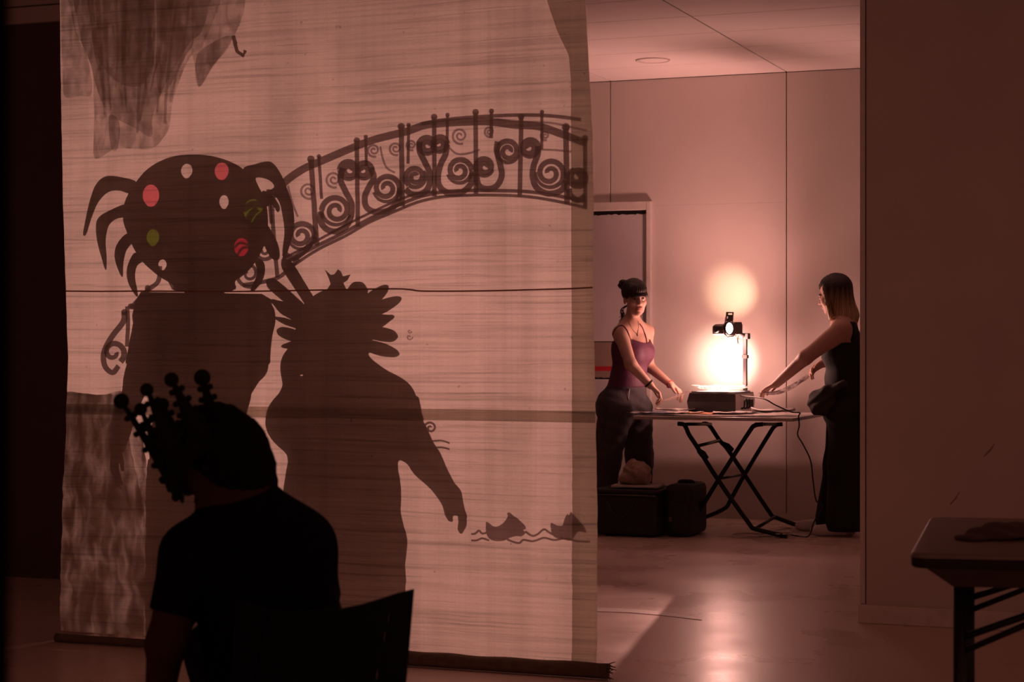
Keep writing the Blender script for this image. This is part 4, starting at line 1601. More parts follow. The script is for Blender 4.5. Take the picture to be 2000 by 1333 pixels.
# right: shorter figure with a long-nosed mask and feather headdress
B = Body()
YR = 7.20
sR = shs(YR)
q = lambda u, v, dy=0.0: figure_joint(u, v, YR, dy)
px = lambda n: n * sR
B.ell(q(640, 700), (px(72), .11, px(80)), None, .03, 'head')
B.ell(q(600, 760), (px(48), .08, px(60)), None, .05, 'head')
B.ell(q(556, 822), (px(37), .055, px(46)), None, .05, 'head')
B.ell(q(590, 830), (px(40), .06, px(48)), None, .05, 'head')
B.ell(q(584, 716), (px(36), .07, px(36)), None, .03, 'head')
B.ell(q(576, 735, -.06), (.03, .03, .02), None, .01, 'head', True)
pe_ = q(590, 733)
B.ell(pe_, (.011, .45, .005), frame(LIGHT - pe_), .004, 'head', True)
B.cap(q(655, 760), q(672, 820), px(50), px(56), .05, 'torso')
B.cap(q(672, 790), q(755, 790), px(48), px(46), .05, 'torso')
B.cap(q(672, 730), q(768, 792), px(50), px(43), .04, 'torso')
B.ecap(q(672, 840), q(668, 960), (px(104), .12), (px(104), .125), side, .06, 'torso')
B.ecap(q(668, 960), q(676, 1060), (px(104), .125), (px(110), .13), side, .06, 'torso')
B.ecap(q(676, 1060), q(678, 1180), (px(112), .13), (px(112), .13), side, .05, 'torso')
B.cap(q(766, 790), q(800, 860), px(41), px(33), .03, 'arm')
B.cap(q(800, 855), q(833, 905), px(33), px(29), .03, 'arm')
B.cap(q(833, 905), q(880, 972), px(28), px(19), .02, 'arm')
hz = q(880, 968)
B.cap(q(881, 970), q(888, 988), px(18), px(17), .02, 'hand')
B.cap(q(874, 984), q(875, 1004), px(9.5), px(7), .008, 'hand')
B.cap(q(875, 1004), q(880, 1016), px(7), px(5.5), .005, 'hand')
for k_, (dx, dv, dyy) in enumerate(((0, 0, -.03), (2, 3, -.01), (1, 1, .012), (-1, -3, .034))):
    B.cap(q(895, 987, dyy * .6), q(903 + dx, 1006 + dv, dyy), px(9), px(7.5), .008, 'hand')
    B.cap(q(903 + dx, 1006 + dv, dyy), q(903 + dx, 1024 + dv, dyy), px(7.5), px(6.5), .004, 'hand')
    B.cap(q(903 + dx, 1024 + dv, dyy), q(899 + dx, 1036 + dv, dyy), px(6.5), px(5), .004, 'hand')
# other arm behind the trunk
B.cap(q(592, 800, .05), q(600, 900, .12), px(38), px(30), .03, 'arm')
B.cap(q(600, 900, .12), q(640, 990, .14), px(28), px(18), .02, 'arm')
hand(B, q(640, 990, .14), Vector((.5, 0, -.8)), (0, -1, 0), (1, 0, 0), (20, 25, 20), 'hand', .85)
for u in (628, 726):
    hp0 = q(u, 1120)
    kn = Vector((hp0.x, YR, .42))
    an = Vector((hp0.x, YR + .01, .08))
    B.cap(hp0, kn, px(52), px(40), .03, 'leg')
    B.cap(kn, an, px(38), px(24), .02, 'leg')
    B.ecap(an + Vector((0, .02, -.04)), an + Vector((0, -.14, -.048)), (.04, .038), (.038, .03), side, .02, 'foot')
tR = thing('person', Vector((q(676, 1000).x, YR, 0)), 'person behind the sheet whose shadow has a long nose and a feather headdress', 'person')
F, lo, h = B.field(.008)
link('body', nets(F, lo, h), M_skin, tR)
F, lo, h = B.field(.008, ('torso', 'arm'), .007)
X, Y, Z = grids(F, lo, h)
# sleeves stop above the elbows
e1, e2 = q(770, 790), q(833, 905)
dd = (e2 - e1).normalized()
cutS = (X - q(795, 842).x) * dd.x + (Z - q(795, 842).z) * dd.z
F = np.maximum(F, np.where(X > q(762, 800).x, cutS, -1))
F = np.maximum(F, np.where((Y > YR + .11), q(600, 860).z - Z, -1))
F = np.maximum(F, Z - q(660, 772).z)
F = np.maximum(F, q(676, 1185).z - Z)
link('shirt', nets(F, lo, h), M_tee, tR)
F, lo, h = B.field(.008, ('leg',), .010)
X, Y, Z = grids(F, lo, h)
F = np.maximum(F, .12 - Z)
link('trousers', nets(F, lo, h), M_tee, tR)
fdh = thing('feather_headdress', SH(650, 640, YR + .10), 'fan-shaped feather headdress of card worn by the long-nosed performer', 'headdress')
YF2 = YR + .13
cutout('base', [sp2([(590, 600), (610, 580), (640, 566), (690, 572), (718, 590), (728, 620), (728, 660), (716, 700), (690, 725), (600, 725), (574, 690), (578, 640)], 4)], YF2, .006, M_board2, fdh)


def feather(tip, base, w_, blunt=.75):
    t, b = Vector((*tip, 0)), Vector((*base, 0))
    d = (t - b).normalized()
    n_ = Vector((-d.y, d.x, 0))
    L_ = (t - b).length
    out = []
    for s, f in ((0, .75), (.3, .95), (.6, 1.0), (.85, blunt), (.95, .45 * blunt + .1)):
        out.append(b + d * L_ * s + n_ * w_ / 2 * f)
    pts_ = out + [t] + [b + d * L_ * s - n_ * w_ / 2 * f for s, f in ((.95, .45 * blunt + .1), (.85, blunt), (.6, 1.0), (.3, .95), (0, .75))]
    return sp2([(p.x, p.y) for p in pts_], 3)


for i, (tp, bs, w_, bl) in enumerate([((552, 505), (612, 600), 24, .95), ((522, 546), (590, 605), 24, .95), ((530, 586), (590, 625), 24, .5), ((536, 620), (590, 640), 13, .6), ((541, 645), (600, 665), 24, .8), ((550, 677), (600, 672), 16, .6),
                                      ((708, 552), (670, 620), 40, .9), ((758, 558), (690, 615), 28, .7), ((784, 582), (700, 620), 26, .7), ((770, 618), (700, 640), 26, .5), ((777, 659), (700, 645), 28, .85), ((780, 693), (700, 670), 26, .7)]):
    cutout('feather', [feather(tp, bs, w_, bl)], YF2 + .006 * (1 + i % 2), .003, M_board2, fdh)
cutout('star', [[(632, 575), (645, 555), (641, 543), (633, 526), (645, 537), (652, 536), (659, 526), (665, 531), (669, 540), (684, 536), (678, 548), (670, 553), (679, 572)]], YF2 + .02, .003, M_board2, fdh)
bm = bmesh.new()
add_tube(bm, [SH(645, 690, YR + .085), SH(645, 690, YF2 - .004)], .085, 20)
bm_done(bm, 'head_band', M_board2, fdh)

# ------------------------------------------------------------------ the two women at the projector
from mathutils.bvhtree import BVHTree


def bvh(me):
    return BVHTree.FromPolygons([v.co for v in me.vertices], [tuple(p.vertices) for p in me.polygons])


def on_body(tree, p, off):
    h_ = tree.find_nearest(p)
    return h_[0] + h_[1] * off


M_skinW = attr_mat('skin', .5, .08)
M_hair = attr_mat('hair', .42, .25)
M_pants1 = mat('grey_trousers', (.060, .050, .058), .8, 60, .15, bump=.25, bscale=90)
M_top1 = mat('plum_top', (.105, .022, .060), .6, 40, .1, bump=.2, bscale=60)
M_black2 = mat('black_cotton', (.010, .009, .010), .85, 60, .1, bump=.2)


def hair_strands(F, X, Y, Z, c, amp, freq):
    an = np.arctan2(Y - c.y, X - c.x)
    return F + amp * np.sin(an * freq + 6 * np.sin(Z * 14)) + amp * .6 * np.sin(an * freq * 2.3 + Z * 40)


# ---- first woman: left end of the table, looking into the room
B = Body()
HC1 = P(1240, 583, 12.08)
camdir = (Vector((0, 0, CAMH)) - HC1).normalized()
rgt = Vector((cy_, sy_, 0))
f1 = (camdir * .95 + rgt * .30 + Vector((0, 0, -.03))).normalized()
R1 = frame(f1, Vector((0, 0, 1)) - rgt * .06)
head(B, HC1, R1)
nb = P(1233, 634, 12.15)
B.cap(HC1 + R1 @ Vector((0, -.028, -.06)), nb, .045, .050, .03, 'head')
shR, shL = P(1212, 651, 11.99), P(1262, 648, 12.28)
sd = (shR - shL).normalized()
ch = P(1234, 682, 12.14)
wa = P(1227, 742, 12.12)
pe = P(1217, 788, 12.11)
B.ecap(nb + Vector((0, 0, -.05)), ch, (.135, .075), (.145, .108), sd, .06, 'torso')
B.ecap(ch, wa, (.143, .106), (.122, .095), sd, .05, 'torso')
B.ecap(wa, pe, (.122, .098), (.165, .135), sd, .05, 'torso')
cf = Vector((0, 0, 1)).cross(sd)
cf = cf if cf.x > 0 else -cf
for e_ in (-1, 1):
    B.ell(ch + sd * (.065 * e_) + cf * .062 + Vector((0, 0, -.030)), (.054, .050, .054), None, .05, 'torso')
B.cap(nb + Vector((0, 0, -.012)), shR, .050, .050, .05, 'torso')
B.cap(nb + Vector((0, 0, -.012)), shL, .050, .050, .05, 'torso')
B.cap(shR + Vector((0, 0, -.005)), P(1232, 712, 11.90), .048, .038, .03, 'arm')
wR = P(1270, 753, 11.95)
B.cap(P(1232, 712, 11.90), wR, .040, .025, .02, 'arm')
B.cap(shL, P(1267, 716, 12.36), .046, .036, .03, 'arm')
wL = P(1309, 751, 12.26)
B.cap(P(1267, 716, 12.36), wL, .037, .024, .02, 'arm')
hand(B, wR, P(1304, 783, 12.0) - wR, (.35, .2, -1), (0, 1, 0), (35, 40, 25), 'hand', .95)
hand(B, wL, P(1338, 771, 12.22) - wL, (.2, -.3, -1), (0, -1, 0), (25, 30, 20), 'hand', .95)
hipR, hipL = P(1203, 800, 12.01), P(1240, 800, 12.22)
knR, knL = P(1186, 895, 12.00), P(1249, 893, 12.28)
anR, anL = P(1179, 1000, 12.02), P(1253, 1004, 12.30)
anR.z = anL.z = .085
for a, b, c in ((hipR, knR, anR), (hipL, knL, anL)):
    B.cap(a, b, .095, .060, .04, 'leg')
    B.cap(b, c, .060, .040, .03, 'leg')
    B.ecap(c + Vector((-.03, 0, -.045)), c + Vector((.13, -.03, -.055)), (.038, .038), (.042, .028), (0, 1, 0), .02, 'foot')
w1 = thing('person', Vector((pe.x, pe.y, 0)), 'woman with dark hair bun and fringe in a plum camisole, looking into the room', 'person')
F, lo, h = B.field(.0045)
body1 = nets(F, lo, h)
paint(body1, face_paint(HC1, R1, (.58, .36, .28), (.46, .20, .17), (.06, .035, .025)))
tr1 = bvh(body1)
link('body', body1, M_skinW, w1)
# camisole
F, lo, h = B.field(.0055, ('torso',), .007)
X, Y, Z = grids(F, lo, h)
fr_ = (X - ch.x) * cf.x + (Y - ch.y) * cf.y
ls_ = (X - ch.x) * sd.x + (Y - ch.y) * sd.y
zn = P(1245, 670, 12.05).z
neck_ = zn + .022 * np.clip(np.abs(ls_) / .10, 0, 1) ** 2 - np.where(fr_ < 0, .01, 0)
F = np.maximum(F, (Z - neck_) * .8)
zw = P(1225, 757, 12.1).z
F = np.maximum(F, zw - Z)
link('camisole', nets(F, lo, h), M_top1, w1)
camloc = Vector((0, 0, CAMH))


def seen(tree, u, v, off, Y=12.1):
    d_ = (P(u, v, Y) - camloc).normalized()
    h_ = tree.ray_cast(camloc, d_)
    return None if h_[0] is None else h_[0] + h_[1] * off


for u in (((1197, 668), (1197, 655), (1201, 645), (1208, 638), (1216, 637), (1223, 644), (1228, 655), (1231, 664), (1233, 672)), ((1249, 633), (1254, 640), (1258, 650), (1261, 660), (1263, 671))):
    pts = [p for p in (seen(tr1, a, b, .002) for a, b in u) if p is not None]
    if len(pts) > 2:
        tube('strap', catmull(pts, 6), .0042, M_top1, w1, 6)
# trousers
F, lo, h = B.field(.007, ('leg',), .012)
X, Y, Z = grids(F, lo, h)
B2 = Body()
B2.pr = [p for p in B.pr if (p[0] != 'ell' and p[6] == 'leg')]
B2.ecap(wa + (pe - wa) * .45, pe, (.140, .118), (.172, .142), sd, .04, 'leg')
B2.ell(pe - cf * .085 + Vector((0, 0, -.03)), (.11, .11, .11), None, .06, 'leg')
for a, b, c in ((hipR, knR, anR), (hipL, knL, anL)):
    B2.cap(a, b, .105, .078, .05, 'leg')
    B2.cap(b, c + Vector((0, 0, .0)), .078, .066, .04, 'leg')
F, lo, h = B2.field(.007, None, .008)
X, Y, Z = grids(F, lo, h)
F = F + .003 * np.sin(Z * 60 + X * 25) * np.sin(Y * 30 + Z * 22)
F = np.maximum(F, .055 - Z)
F = np.maximum(F, Z - P(1225, 754, 12.1).z)
link('trousers', nets(F, lo, h), M_pants1, w1)
bt = bvh(w1.children[-1].data)
off_ = Vector(w1.location)
tube('drawstring', [on_body(bt, P(a, b, 11.9) - off_, .003) + off_ for a, b in ((1243, 757), (1246, 763), (1247, 770))], .0025, M_white, w1, 6)
# shoes
for c in (anR, anL):
    bm = bmesh.new()
    add_tube(bm, [c + Vector((-.055, .005, -.05)), c + Vector((-.03, 0, -.045)), c + Vector((.05, -.01, -.045)), c + Vector((.12, -.028, -.052)), c + Vector((.155, -.034, -.058))], [.028, .036, .036, .032, .016], 14)
    bm_done(bm, 'shoe', M_black2, w1, True)
# hair
H1 = Body()
H1.ell(HC1 + R1 @ Vector((0, -.014, .048)), (.083, .103, .088), R1, .02, 'hair')
H1.ell(HC1 + R1 @ Vector((0, .058, .055)), (.062, .040, .042), R1, .03, 'hair')
F, lo, h = H1.field(.004)
X, Y, Z = grids(F, lo, h)
Rm = np.array(R1)
lx = (X - HC1.x) * Rm[0, 0] + (Y - HC1.y) * Rm[1, 0] + (Z - HC1.z) * Rm[2, 0]
ly = (X - HC1.x) * Rm[0, 1] + (Y - HC1.y) * Rm[1, 1] + (Z - HC1.z) * Rm[2, 1]
lz = (X - HC1.x) * Rm[0, 2] + (Y - HC1.y) * Rm[1, 2] + (Z - HC1.z) * Rm[2, 2]
lim = np.where(ly > .05, .022 + .006 * np.sin(lx * 220) - .10 * np.clip(np.abs(lx) - .045, 0, 1), np.clip(.022 + (ly - .05) * 1.25, -.095, .03))
F = np.maximum(F, (lim - lz) * .8)
F = hair_strands(F, X, Y, Z, HC1, .0016, 46)
me = nets(F, lo, h)
paint(me, lambda co: np.tile(np.array((.022, .013, .011)), (len(co), 1)))
hr = link('hair', me, M_hair, w1)

bun = P(1217, 556, 12.18)
Bb = Body()
for i in range(7):
    Bb.ell(bun + Vector((.018 * math.cos(i * 2.1), .018 * math.sin(i * 1.7), .016 * math.sin(i * 2.9))), (.026, .021, .020), frame((math.cos(i), math.sin(i * 1.3), .3)), .008)
Bb.cap(bun, HC1 + R1 @ Vector((-.02, -.07, .08)), .020, .03, .02)
F, lo, h = Bb.field(.004)
X, Y, Z = grids(F, lo, h)
F = hair_strands(F, X, Y, Z, bun, .0015, 16)
me = nets(F, lo, h)
paint(me, lambda co: np.tile(np.array((.022, .013, .011)), (len(co), 1)))
bn = link('hair_bun', me, M_hair, w1)
M_h1 = mat('dark_hair', (.022, .013, .011), .45)
bm = bmesh.new()
rnd = random.Random(3)
for i in range(16):
    a = HC1 + R1 @ Vector((-.060 + .01 * rnd.random(), -.05 - .02 * rnd.random(), -.02 + .02 * rnd.random()))
    add_tube(bm, catmull([a, P(1217 + rnd.uniform(-3, 3), 602, 12.14), P(1216 + rnd.uniform(-4, 4), 616, 12.13), P(1213 + rnd.uniform(-5, 5), 628 + rnd.uniform(-8, 4), 12.12)], 4), .0016, 4)
for i in range(14):
    an_ = i * 2.4
    a = bun + Vector((.024 * math.cos(an_), .022 * math.sin(an_), .006))
    add_tube(bm, catmull([a, a + Vector((.010 * math.cos(an_ + 1), .01 * math.sin(an_), .016)), a + Vector((.020 * math.cos(an_ + 2), .015 * math.sin(an_ + 1), .012 + .014 * rnd.random()))], 4), .0010, 4)
for i in range(44):
    xx = -.064 + .129 * i / 43
    a = HC1 + R1 @ Vector((xx * .8, .086 - 3.5 * xx * xx, .062))
    b = HC1 + R1 @ Vector((xx, .103 - 6.5 * xx * xx, .030))
    c = HC1 + R1 @ Vector((xx * 1.06, .104 - 7 * xx * xx, .010 + rnd.uniform(-.008, .008)))
    add_tube(bm, catmull([a, b, c], 3), [.0024, .0024, .0022, .0022, .002, .0014, .0008], 5)
tag(bm_done(bm, 'loose_strands', M_h1, w1, True), kind='stuff')
pts = [p for p in (seen(tr1, u, v, .001) for u, v in ((1228, 628), (1231, 636), (1236, 645), (1244, 653), (1246, 645), (1247, 636), (1246, 628))) if p is not None]
tube('necklace', catmull(pts, 5), .0015, M_metal, w1, 6)
tube('pendant', [seen(tr1, 1244, 652, .002), seen(tr1, 1245, 657, .002)], .0035, M_metal, w1, 6)


def band(name, c, ax_, r, m, parent, w_=.006):
    ax_ = Vector(ax_).normalized()
    a = ax_.orthogonal().normalized()
    b = ax_.cross(a)
    pts_ = [c + (a * math.cos(2 * PI * i / 20) + b * math.sin(2 * PI * i / 20)) * r for i in range(21)]
    return tube(name, pts_, w_, m, parent, 6)


band('wrist_band', wR + (P(1232, 712, 11.90) - wR).normalized() * .015, P(1232, 712, 11.90) - wR, .029, M_black2, w1)
band('red_wrist_band', wL, P(1267, 716, 12.36) - wL, .027, mat('red_cord', (.45, .05, .04), .6), w1, .004)
# what she slides onto the stage
a, b = P(1300, 784, 12.0), P(1344, 768, 12.1)
b.z = max(b.z, .905)
vs, fs = [], []
N_ = 12
for s_ in (0, 1):
    for j in range(N_ + 1):
        for i in range(N_ + 1):
            p = a.lerp(b, i / N_) + Vector((0, .17 * (j / N_ - .3), .004 + .008 * mnoise.noise(Vector((i * .5, j * .5, 3))) + s_ * .0008))
            vs.append(p)
M1_ = (N_ + 1) ** 2
for j in range(N_):
    for i in range(N_):
        q_ = j * (N_ + 1) + i
        fs.append((q_ + M1_, q_ + 1 + M1_, q_ + N_ + 2 + M1_, q_ + N_ + 1 + M1_))
        fs.append((q_ + N_ + 1, q_ + N_ + 2, q_ + 1, q_))
tag(link('drawn_film', mesh_from(vs, fs), veil_mat('rosy_film', (.9, .80, .76), .25, 25, (1, 1, 1), .2), None, True), 'crumpled pale film held by the woman in plum at the projector', 'film')

# ---- second woman: right end of the table, bent over the stage
B = Body()
HC2 = P(1629, 577, 12.06)
f2 = Vector((-.93, .18, -.20)).normalized()
R2 = frame(f2)
head(B, HC2, R2)
nb = P(1648, 630, 12.06)
B.cap(HC2 + R2 @ Vector((0, -.030, -.06)), nb, .054, .056, .03, 'head')
shL, shR = P(1643, 643, 11.90), P(1636, 650, 12.22)
sd = (shL - shR).normalized()
ch = P(1650, 690, 12.06)
wa = P(1653, 745, 12.06)
pe = P(1655, 800, 12.07)
cf = Vector((-1, 0, 0))
B.ecap(nb + Vector((0, 0, -.04)), ch, (.15, .085), (.155, .115), sd, .06, 'torso')
B.ecap(ch, wa, (.155, .115), (.145, .115), sd, .05, 'torso')
B.ecap(wa, pe, (.145, .118), (.175, .145), sd, .05, 'torso')
for e_ in (-1, 1):
    B.ell(ch + sd * (.07 * e_) + cf * .075 + Vector((0, 0, .0)), (.062, .065, .070), None, .05, 'torso')
B.cap(nb + Vector((0, 0, -.015)), shL, .05, .058, .05, 'torso')
B.cap(nb + Vector((0, 0, -.015)), shR, .05, .055, .05, 'torso')
elL = P(1573, 699, 11.84)
wL = P(1517, 750, 11.93)
B.cap(shL + Vector((-.005, 0, -.01)), elL, .062, .045, .03, 'arm')
B.cap(elL, wL, .046, .027, .02, 'arm')
hand(B, wL, P(1486, 765, 12.0) - wL, (.2, .15, -1), (0, 1, 0), (12, 22, 18), 'hand', .98, spread=.2)
elR = P(1652, 722, 12.42)
wR = P(1610, 709, 12.26)
B.cap(shR, elR, .055, .042, .03, 'arm')
B.cap(elR, wR, .042, .027, .02, 'arm')
hand(B, wR, P(1584, 724, 12.2) - wR, (-.2, -.6, -.7), (-.3, -.6, .6), (20, 30, 20), 'hand', .95)
hips = (P(1656, 810, 11.97), P(1650, 810, 12.17))
kns = (P(1652, 905, 11.96), P(1642, 905, 12.20))
ans = (P(1650, 1030, 11.96), P(1630, 1022, 12.22))
for a, b, c in zip(hips, kns, ans):
    c.z = .085
    B.cap(a, b, .095, .062, .04, 'leg')
    B.cap(b, c, .062, .042, .03, 'leg')
    B.ecap(c + Vector((.03, 0, -.045)), c + Vector((-.13, .0, -.055)), (.038, .038), (.042, .028), (0, 1, 0), .02, 'foot')
w2 = thing('person', Vector((pe.x, pe.y, 0)), 'woman with long dark-to-blond hair in a black sleeveless top reaching over the table', 'person')
F, lo, h = B.field(.0045)
body2 = nets(F, lo, h)
paint(body2, face_paint(HC2, R2, (.60, .34, .26), (.42, .14, .13), (.10, .06, .04)))
tr2 = bvh(body2)
link('body', body2, M_skinW, w2)
F, lo, h = B.field(.0055, ('torso',), .008)
X, Y, Z = grids(F, lo, h)
fr_ = (X - ch.x) * cf.x
ls_ = (X - ch.x) * sd.x + (Y - ch.y) * sd.y
neck_ = P(1640, 655, 12.0).z + .055 * np.clip((np.abs(ls_) - .045) / .05, 0, 1) - .02 + np.where(fr_ < -.02, .05, 0)
F = np.maximum(F, (Z - neck_) * .7)
F = np.maximum(F, (np.abs(ls_) - .150) * np.where(Z > ch.z + .07, 1, 0) - (Z <= ch.z + .07) * 1.0)
F = np.maximum(F, P(1650, 800, 12.05).z - Z)
F = F + .0025 * np.sin(Z * 55 + ls_ * 18) * (Z < ch.z - .03)
link('sleeveless_top', nets(F, lo, h), M_black2, w2)
B2 = Body()
B2.ecap(wa + (pe - wa) * .6, pe, (.155, .128), (.180, .150), sd, .04, 'leg')
for a, b, c in zip(hips, kns, ans):
    B2.cap(a, b, .112, .098, .05, 'leg')
    B2.cap(b, c, .098, .112, .05, 'leg')
F, lo, h = B2.field(.007, None, .008)
X, Y, Z = grids(F, lo, h)
F = F + .004 * np.sin(X * 60 + Y * 35)
F = np.maximum(F, .035 - Z)
F = np.maximum(F, Z - P(1650, 768, 12.0).z)
link('trousers', nets(F, lo, h), M_black2, w2)
M_shoe = mat('white_shoe', (.80, .72, .68), .6)
for i, c in enumerate(ans):
    bm = bmesh.new()
    tp_ = Vector((-.05, -.02, 0)) if i == 0 else Vector((-.09, .0, 0))
    add_tube(bm, [c + Vector((.06, .0, -.05)), c + Vector((.03, 0, -.043)), c + Vector((-.05, 0, -.045)) + tp_, c + Vector((-.13, .0, -.052)) + tp_, c + Vector((-.165, .0, -.058)) + tp_], [.028, .038, .038, .034, .018], 14)
    sh_ = bm_done(bm, 'shoe', M_shoe, w2, True)
# hair, dark at the roots and blond at the ends
H2 = Body()
H2.ell(HC2 + R2 @ Vector((0, -.016, .046)), (.086, .106, .092), R2, .02, 'hair')
q0 = HC2 + R2 @ Vector((0, -.035, .03))
q1 = P(1653, 618, 12.06)
H2.ecap(q0, q1, (.088, .085), (.092, .075), sd, .04, 'hair')
H2.ecap(q1, P(1654, 640, 12.05), (.092, .075), (.088, .050), sd, .03, 'hair')
H2.ecap(HC2 + R2 @ Vector((-.070, .028, .03)), P(1623, 622, 11.97), (.020, .028), (.014, .024), (1, 0, 0), .03, 'hair')
F, lo, h = H2.field(.004)
X, Y, Z = grids(F, lo, h)
Rm = np.array(R2)
lx = (X - HC2.x) * Rm[0, 0] + (Y - HC2.y) * Rm[1, 0] + (Z - HC2.z) * Rm[2, 0]
ly = (X - HC2.x) * Rm[0, 1] + (Y - HC2.y) * Rm[1, 1] + (Z - HC2.z) * Rm[2, 1]
lz = (X - HC2.x) * Rm[0, 2] + (Y - HC2.y) * Rm[1, 2] + (Z - HC2.z) * Rm[2, 2]
cut_ = np.minimum(ly - (.030 + .0 * lz), (.052 + .35 * np.abs(lx)) - lz)       # open in front of the face, below the parting
F = np.maximum(F, cut_)
F = hair_strands(F, X, Y, Z, HC2, .0020, 60)
F = F + .004 * np.clip((P(1650, 612, 12).z - Z) / .1, 0, 1) * np.sin(X * 90 + Y * 70)
me = nets(F, lo, h)
z1, z0 = P(1640, 562, 12.05).z, P(1640, 628, 12.05).z


def ombre(co):
    t = np.clip((z1 - co[:, 2] + .02 * np.sin(co[:, 0] * 160 + co[:, 1] * 120)) / (z1 - z0), 0, 1)[:, None]
    st_ = (.5 + .5 * np.sin(co[:, 0] * 420 + co[:, 1] * 310))[:, None]
    return np.array((.028, .016, .012)) * (1 - t) + np.array((.78, .52, .27)) * t * (.55 + .45 * st_)


paint(me, ombre)
link('hair', me, M_hair, w2)
pts = [on_body(tr2, HC2 + R2 @ Vector((-.11, .075, -.004)), .002), on_body(tr2, HC2 + R2 @ Vector((-.12, .03, .004)), .002)]
# waist pouch
Bp = Body()
c0 = P(1607, 784, 11.93)
Bp.ell(c0, (.072, .10, .085), frame((-1, .1, -.25)), .02)
Bp.ell(P(1600, 796, 11.92), (.05, .08, .05), None, .03)
Bp.cap(P(1615, 762, 11.90), P(1650, 750, 11.87), .030, .022, .03)
F, lo, h = Bp.field(.005)
X, Y, Z = grids(F, lo, h)
F = F + .004 * np.sin((X - Z) * 75 + np.sin(Z * 40))
tag(link('waist_pouch', nets(F, lo, h), mat('olive_cloth', (.045, .032, .022), .8, 30, .15, bump=.3), None), 'dark olive cloth pouch slung at the waist of the woman in black', 'bag')
# printed film between her hands
fa = [P(u, v, y) for u, v, y in ((1487, 769, 12.02), (1515, 768, 12.04), (1540, 760, 12.08), (1562, 747, 12.13), (1580, 731, 12.18))]
fa = catmull(fa, 4)
vs, fs = [], []
for s_ in (0, 1):
    for i, p in enumerate(fa):
        for j in range(9):
            vs.append(p + Vector((.004 * math.sin(j), .24 * (j / 8 - .35), .012 * math.sin(j * .8 + i * .2) + s_ * .0008)))
n9 = len(fa) * 9
for i in range(len(fa) - 1):
    for j in range(8):
        q_ = i * 9 + j
        fs.append((q_ + n9, q_ + 1 + n9, q_ + 10 + n9, q_ + 9 + n9))
        fs.append((q_ + 9, q_ + 10, q_ + 1, q_))
tag(link('printed_film', mesh_from(vs, fs), veil_mat('printed_film', (.30, .24, .23), .42, 26, (1, 1, 1), .40), None, True), 'curling printed film held between the hands of the woman in black', 'film')

# ------------------------------------------------------------------ in the dark front room
def Q(u, v, f):
    """point f metres in front of the camera plane that shows at (u, v)"""
    a, b = (u - CU) / FPX, (CV - v) / FPX
    return Vector((-f * sy_ + a * f * cy_, f * cy_ + a * f * sy_, CAMH + b * f))


right_ = Vector((cy_, sy_, 0))
away_ = Vector((-sy_, cy_, 0))
UPV = Vector((0, 0, 1))
FM = 4.2
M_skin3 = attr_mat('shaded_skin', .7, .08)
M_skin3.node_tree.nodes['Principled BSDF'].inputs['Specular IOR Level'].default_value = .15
M_black3 = mat('black_tshirt', (.006, .005, .006), .95, 40, .1, bump=.15, spec=.05)
B = Body()
HC3 = Q(420, 897, FM)
f3 = (right_ * -.80 + away_ * .22 + UPV * -.52).normalized()
R3 = frame(f3)
head(B, HC3, R3, s=.90)
nb = Q(478, 1005, FM)
B.cap(HC3 + R3 @ Vector((0, -.045, -.04)), nb, .056, .064, .04, 'head')
sL, sR = Q(372, 1082, FM - .06), Q(588, 1070, FM + .05)
sd = (sR - sL).normalized()
B.cap(nb, sL, .055, .050, .06, 'torso')
B.cap(nb, sR, .060, .062, .06, 'torso')
t1 = Q(498, 1088, FM)
t2 = Q(530, 1230, FM)
t3 = Q(535, 1390, FM)
B.ecap(t1, t2, (.150, .11), (.140, .115), sd, .07, 'torso')
B.ecap(t2, t3, (.140, .115), (.150, .125), sd, .05, 'torso')
eL = Q(325, 1258, FM - .10)
wL3 = Q(306, 1400, FM - .02)
B.cap(sL, eL, .055, .043, .03, 'arm')
B.cap(eL, wL3, .042, .028, .02, 'arm')
hand(B, wL3, Q(300, 1470, FM + .05) - wL3, right_, away_, (25, 30, 20), 'hand', .9)
eR = Q(628, 1200, FM + .12)
wR3 = Q(500, 1330, FM + .26)
B.cap(sR, eR, .058, .044, .03, 'arm')
B.cap(eR, wR3, .043, .028, .02, 'arm')
hand(B, wR3, Q(420, 1370, FM + .28) - wR3, -UPV, away_, (25, 30, 20), 'hand', .9)
for k_, (hu, dy_) in enumerate(((500, -.06), (560, .10))):
    hp0 = Q(hu, 1420, FM + dy_)
    hp0.z = .50
    kn = hp0 + right_ * (-.14 + .02 * k_) + away_ * (.36 + .02 * k_)
    an = Vector((kn.x, kn.y, .085)) + right_ * .03
    B.cap(hp0, kn, .085, .062, .04, 'leg')
    B.cap(kn, an, .060, .040, .03, 'leg')
    B.ecap(an + UPV * -.045 + right_ * .03, an + UPV * -.052 - right_ * .14, (.04, .036), (.042, .03), away_, .02, 'foot')
man = thing('person', Vector((t3.x, t3.y, 0)), 'person in a black t-shirt seated in front of the sheet, in silhouette, wearing a crown', 'person')
F, lo, h = B.field(.006)
me = nets(F, lo, h)
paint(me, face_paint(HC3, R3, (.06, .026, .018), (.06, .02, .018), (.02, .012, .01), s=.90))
tr3 = bvh(me)
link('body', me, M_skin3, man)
B.cap(nb + UPV * .0, Q(484, 990, FM), .058, .060, .03, 'torso')
F, lo, h = B.field(.007, ('torso', 'arm'), .009)
X, Y, Z = grids(F, lo, h)
dL = (eL - sL).normalized()
cl_ = Q(345, 1203, FM - .08)
F = np.maximum(F, np.where((X - sL.x) * right_.x + (Y - sL.y) * right_.y < .02, (X - cl_.x) * dL.x + (Y - cl_.y) * dL.y + (Z - cl_.z) * dL.z, -1))
dR = (eR - sR).normalized()
mid = sR.lerp(eR, .8)
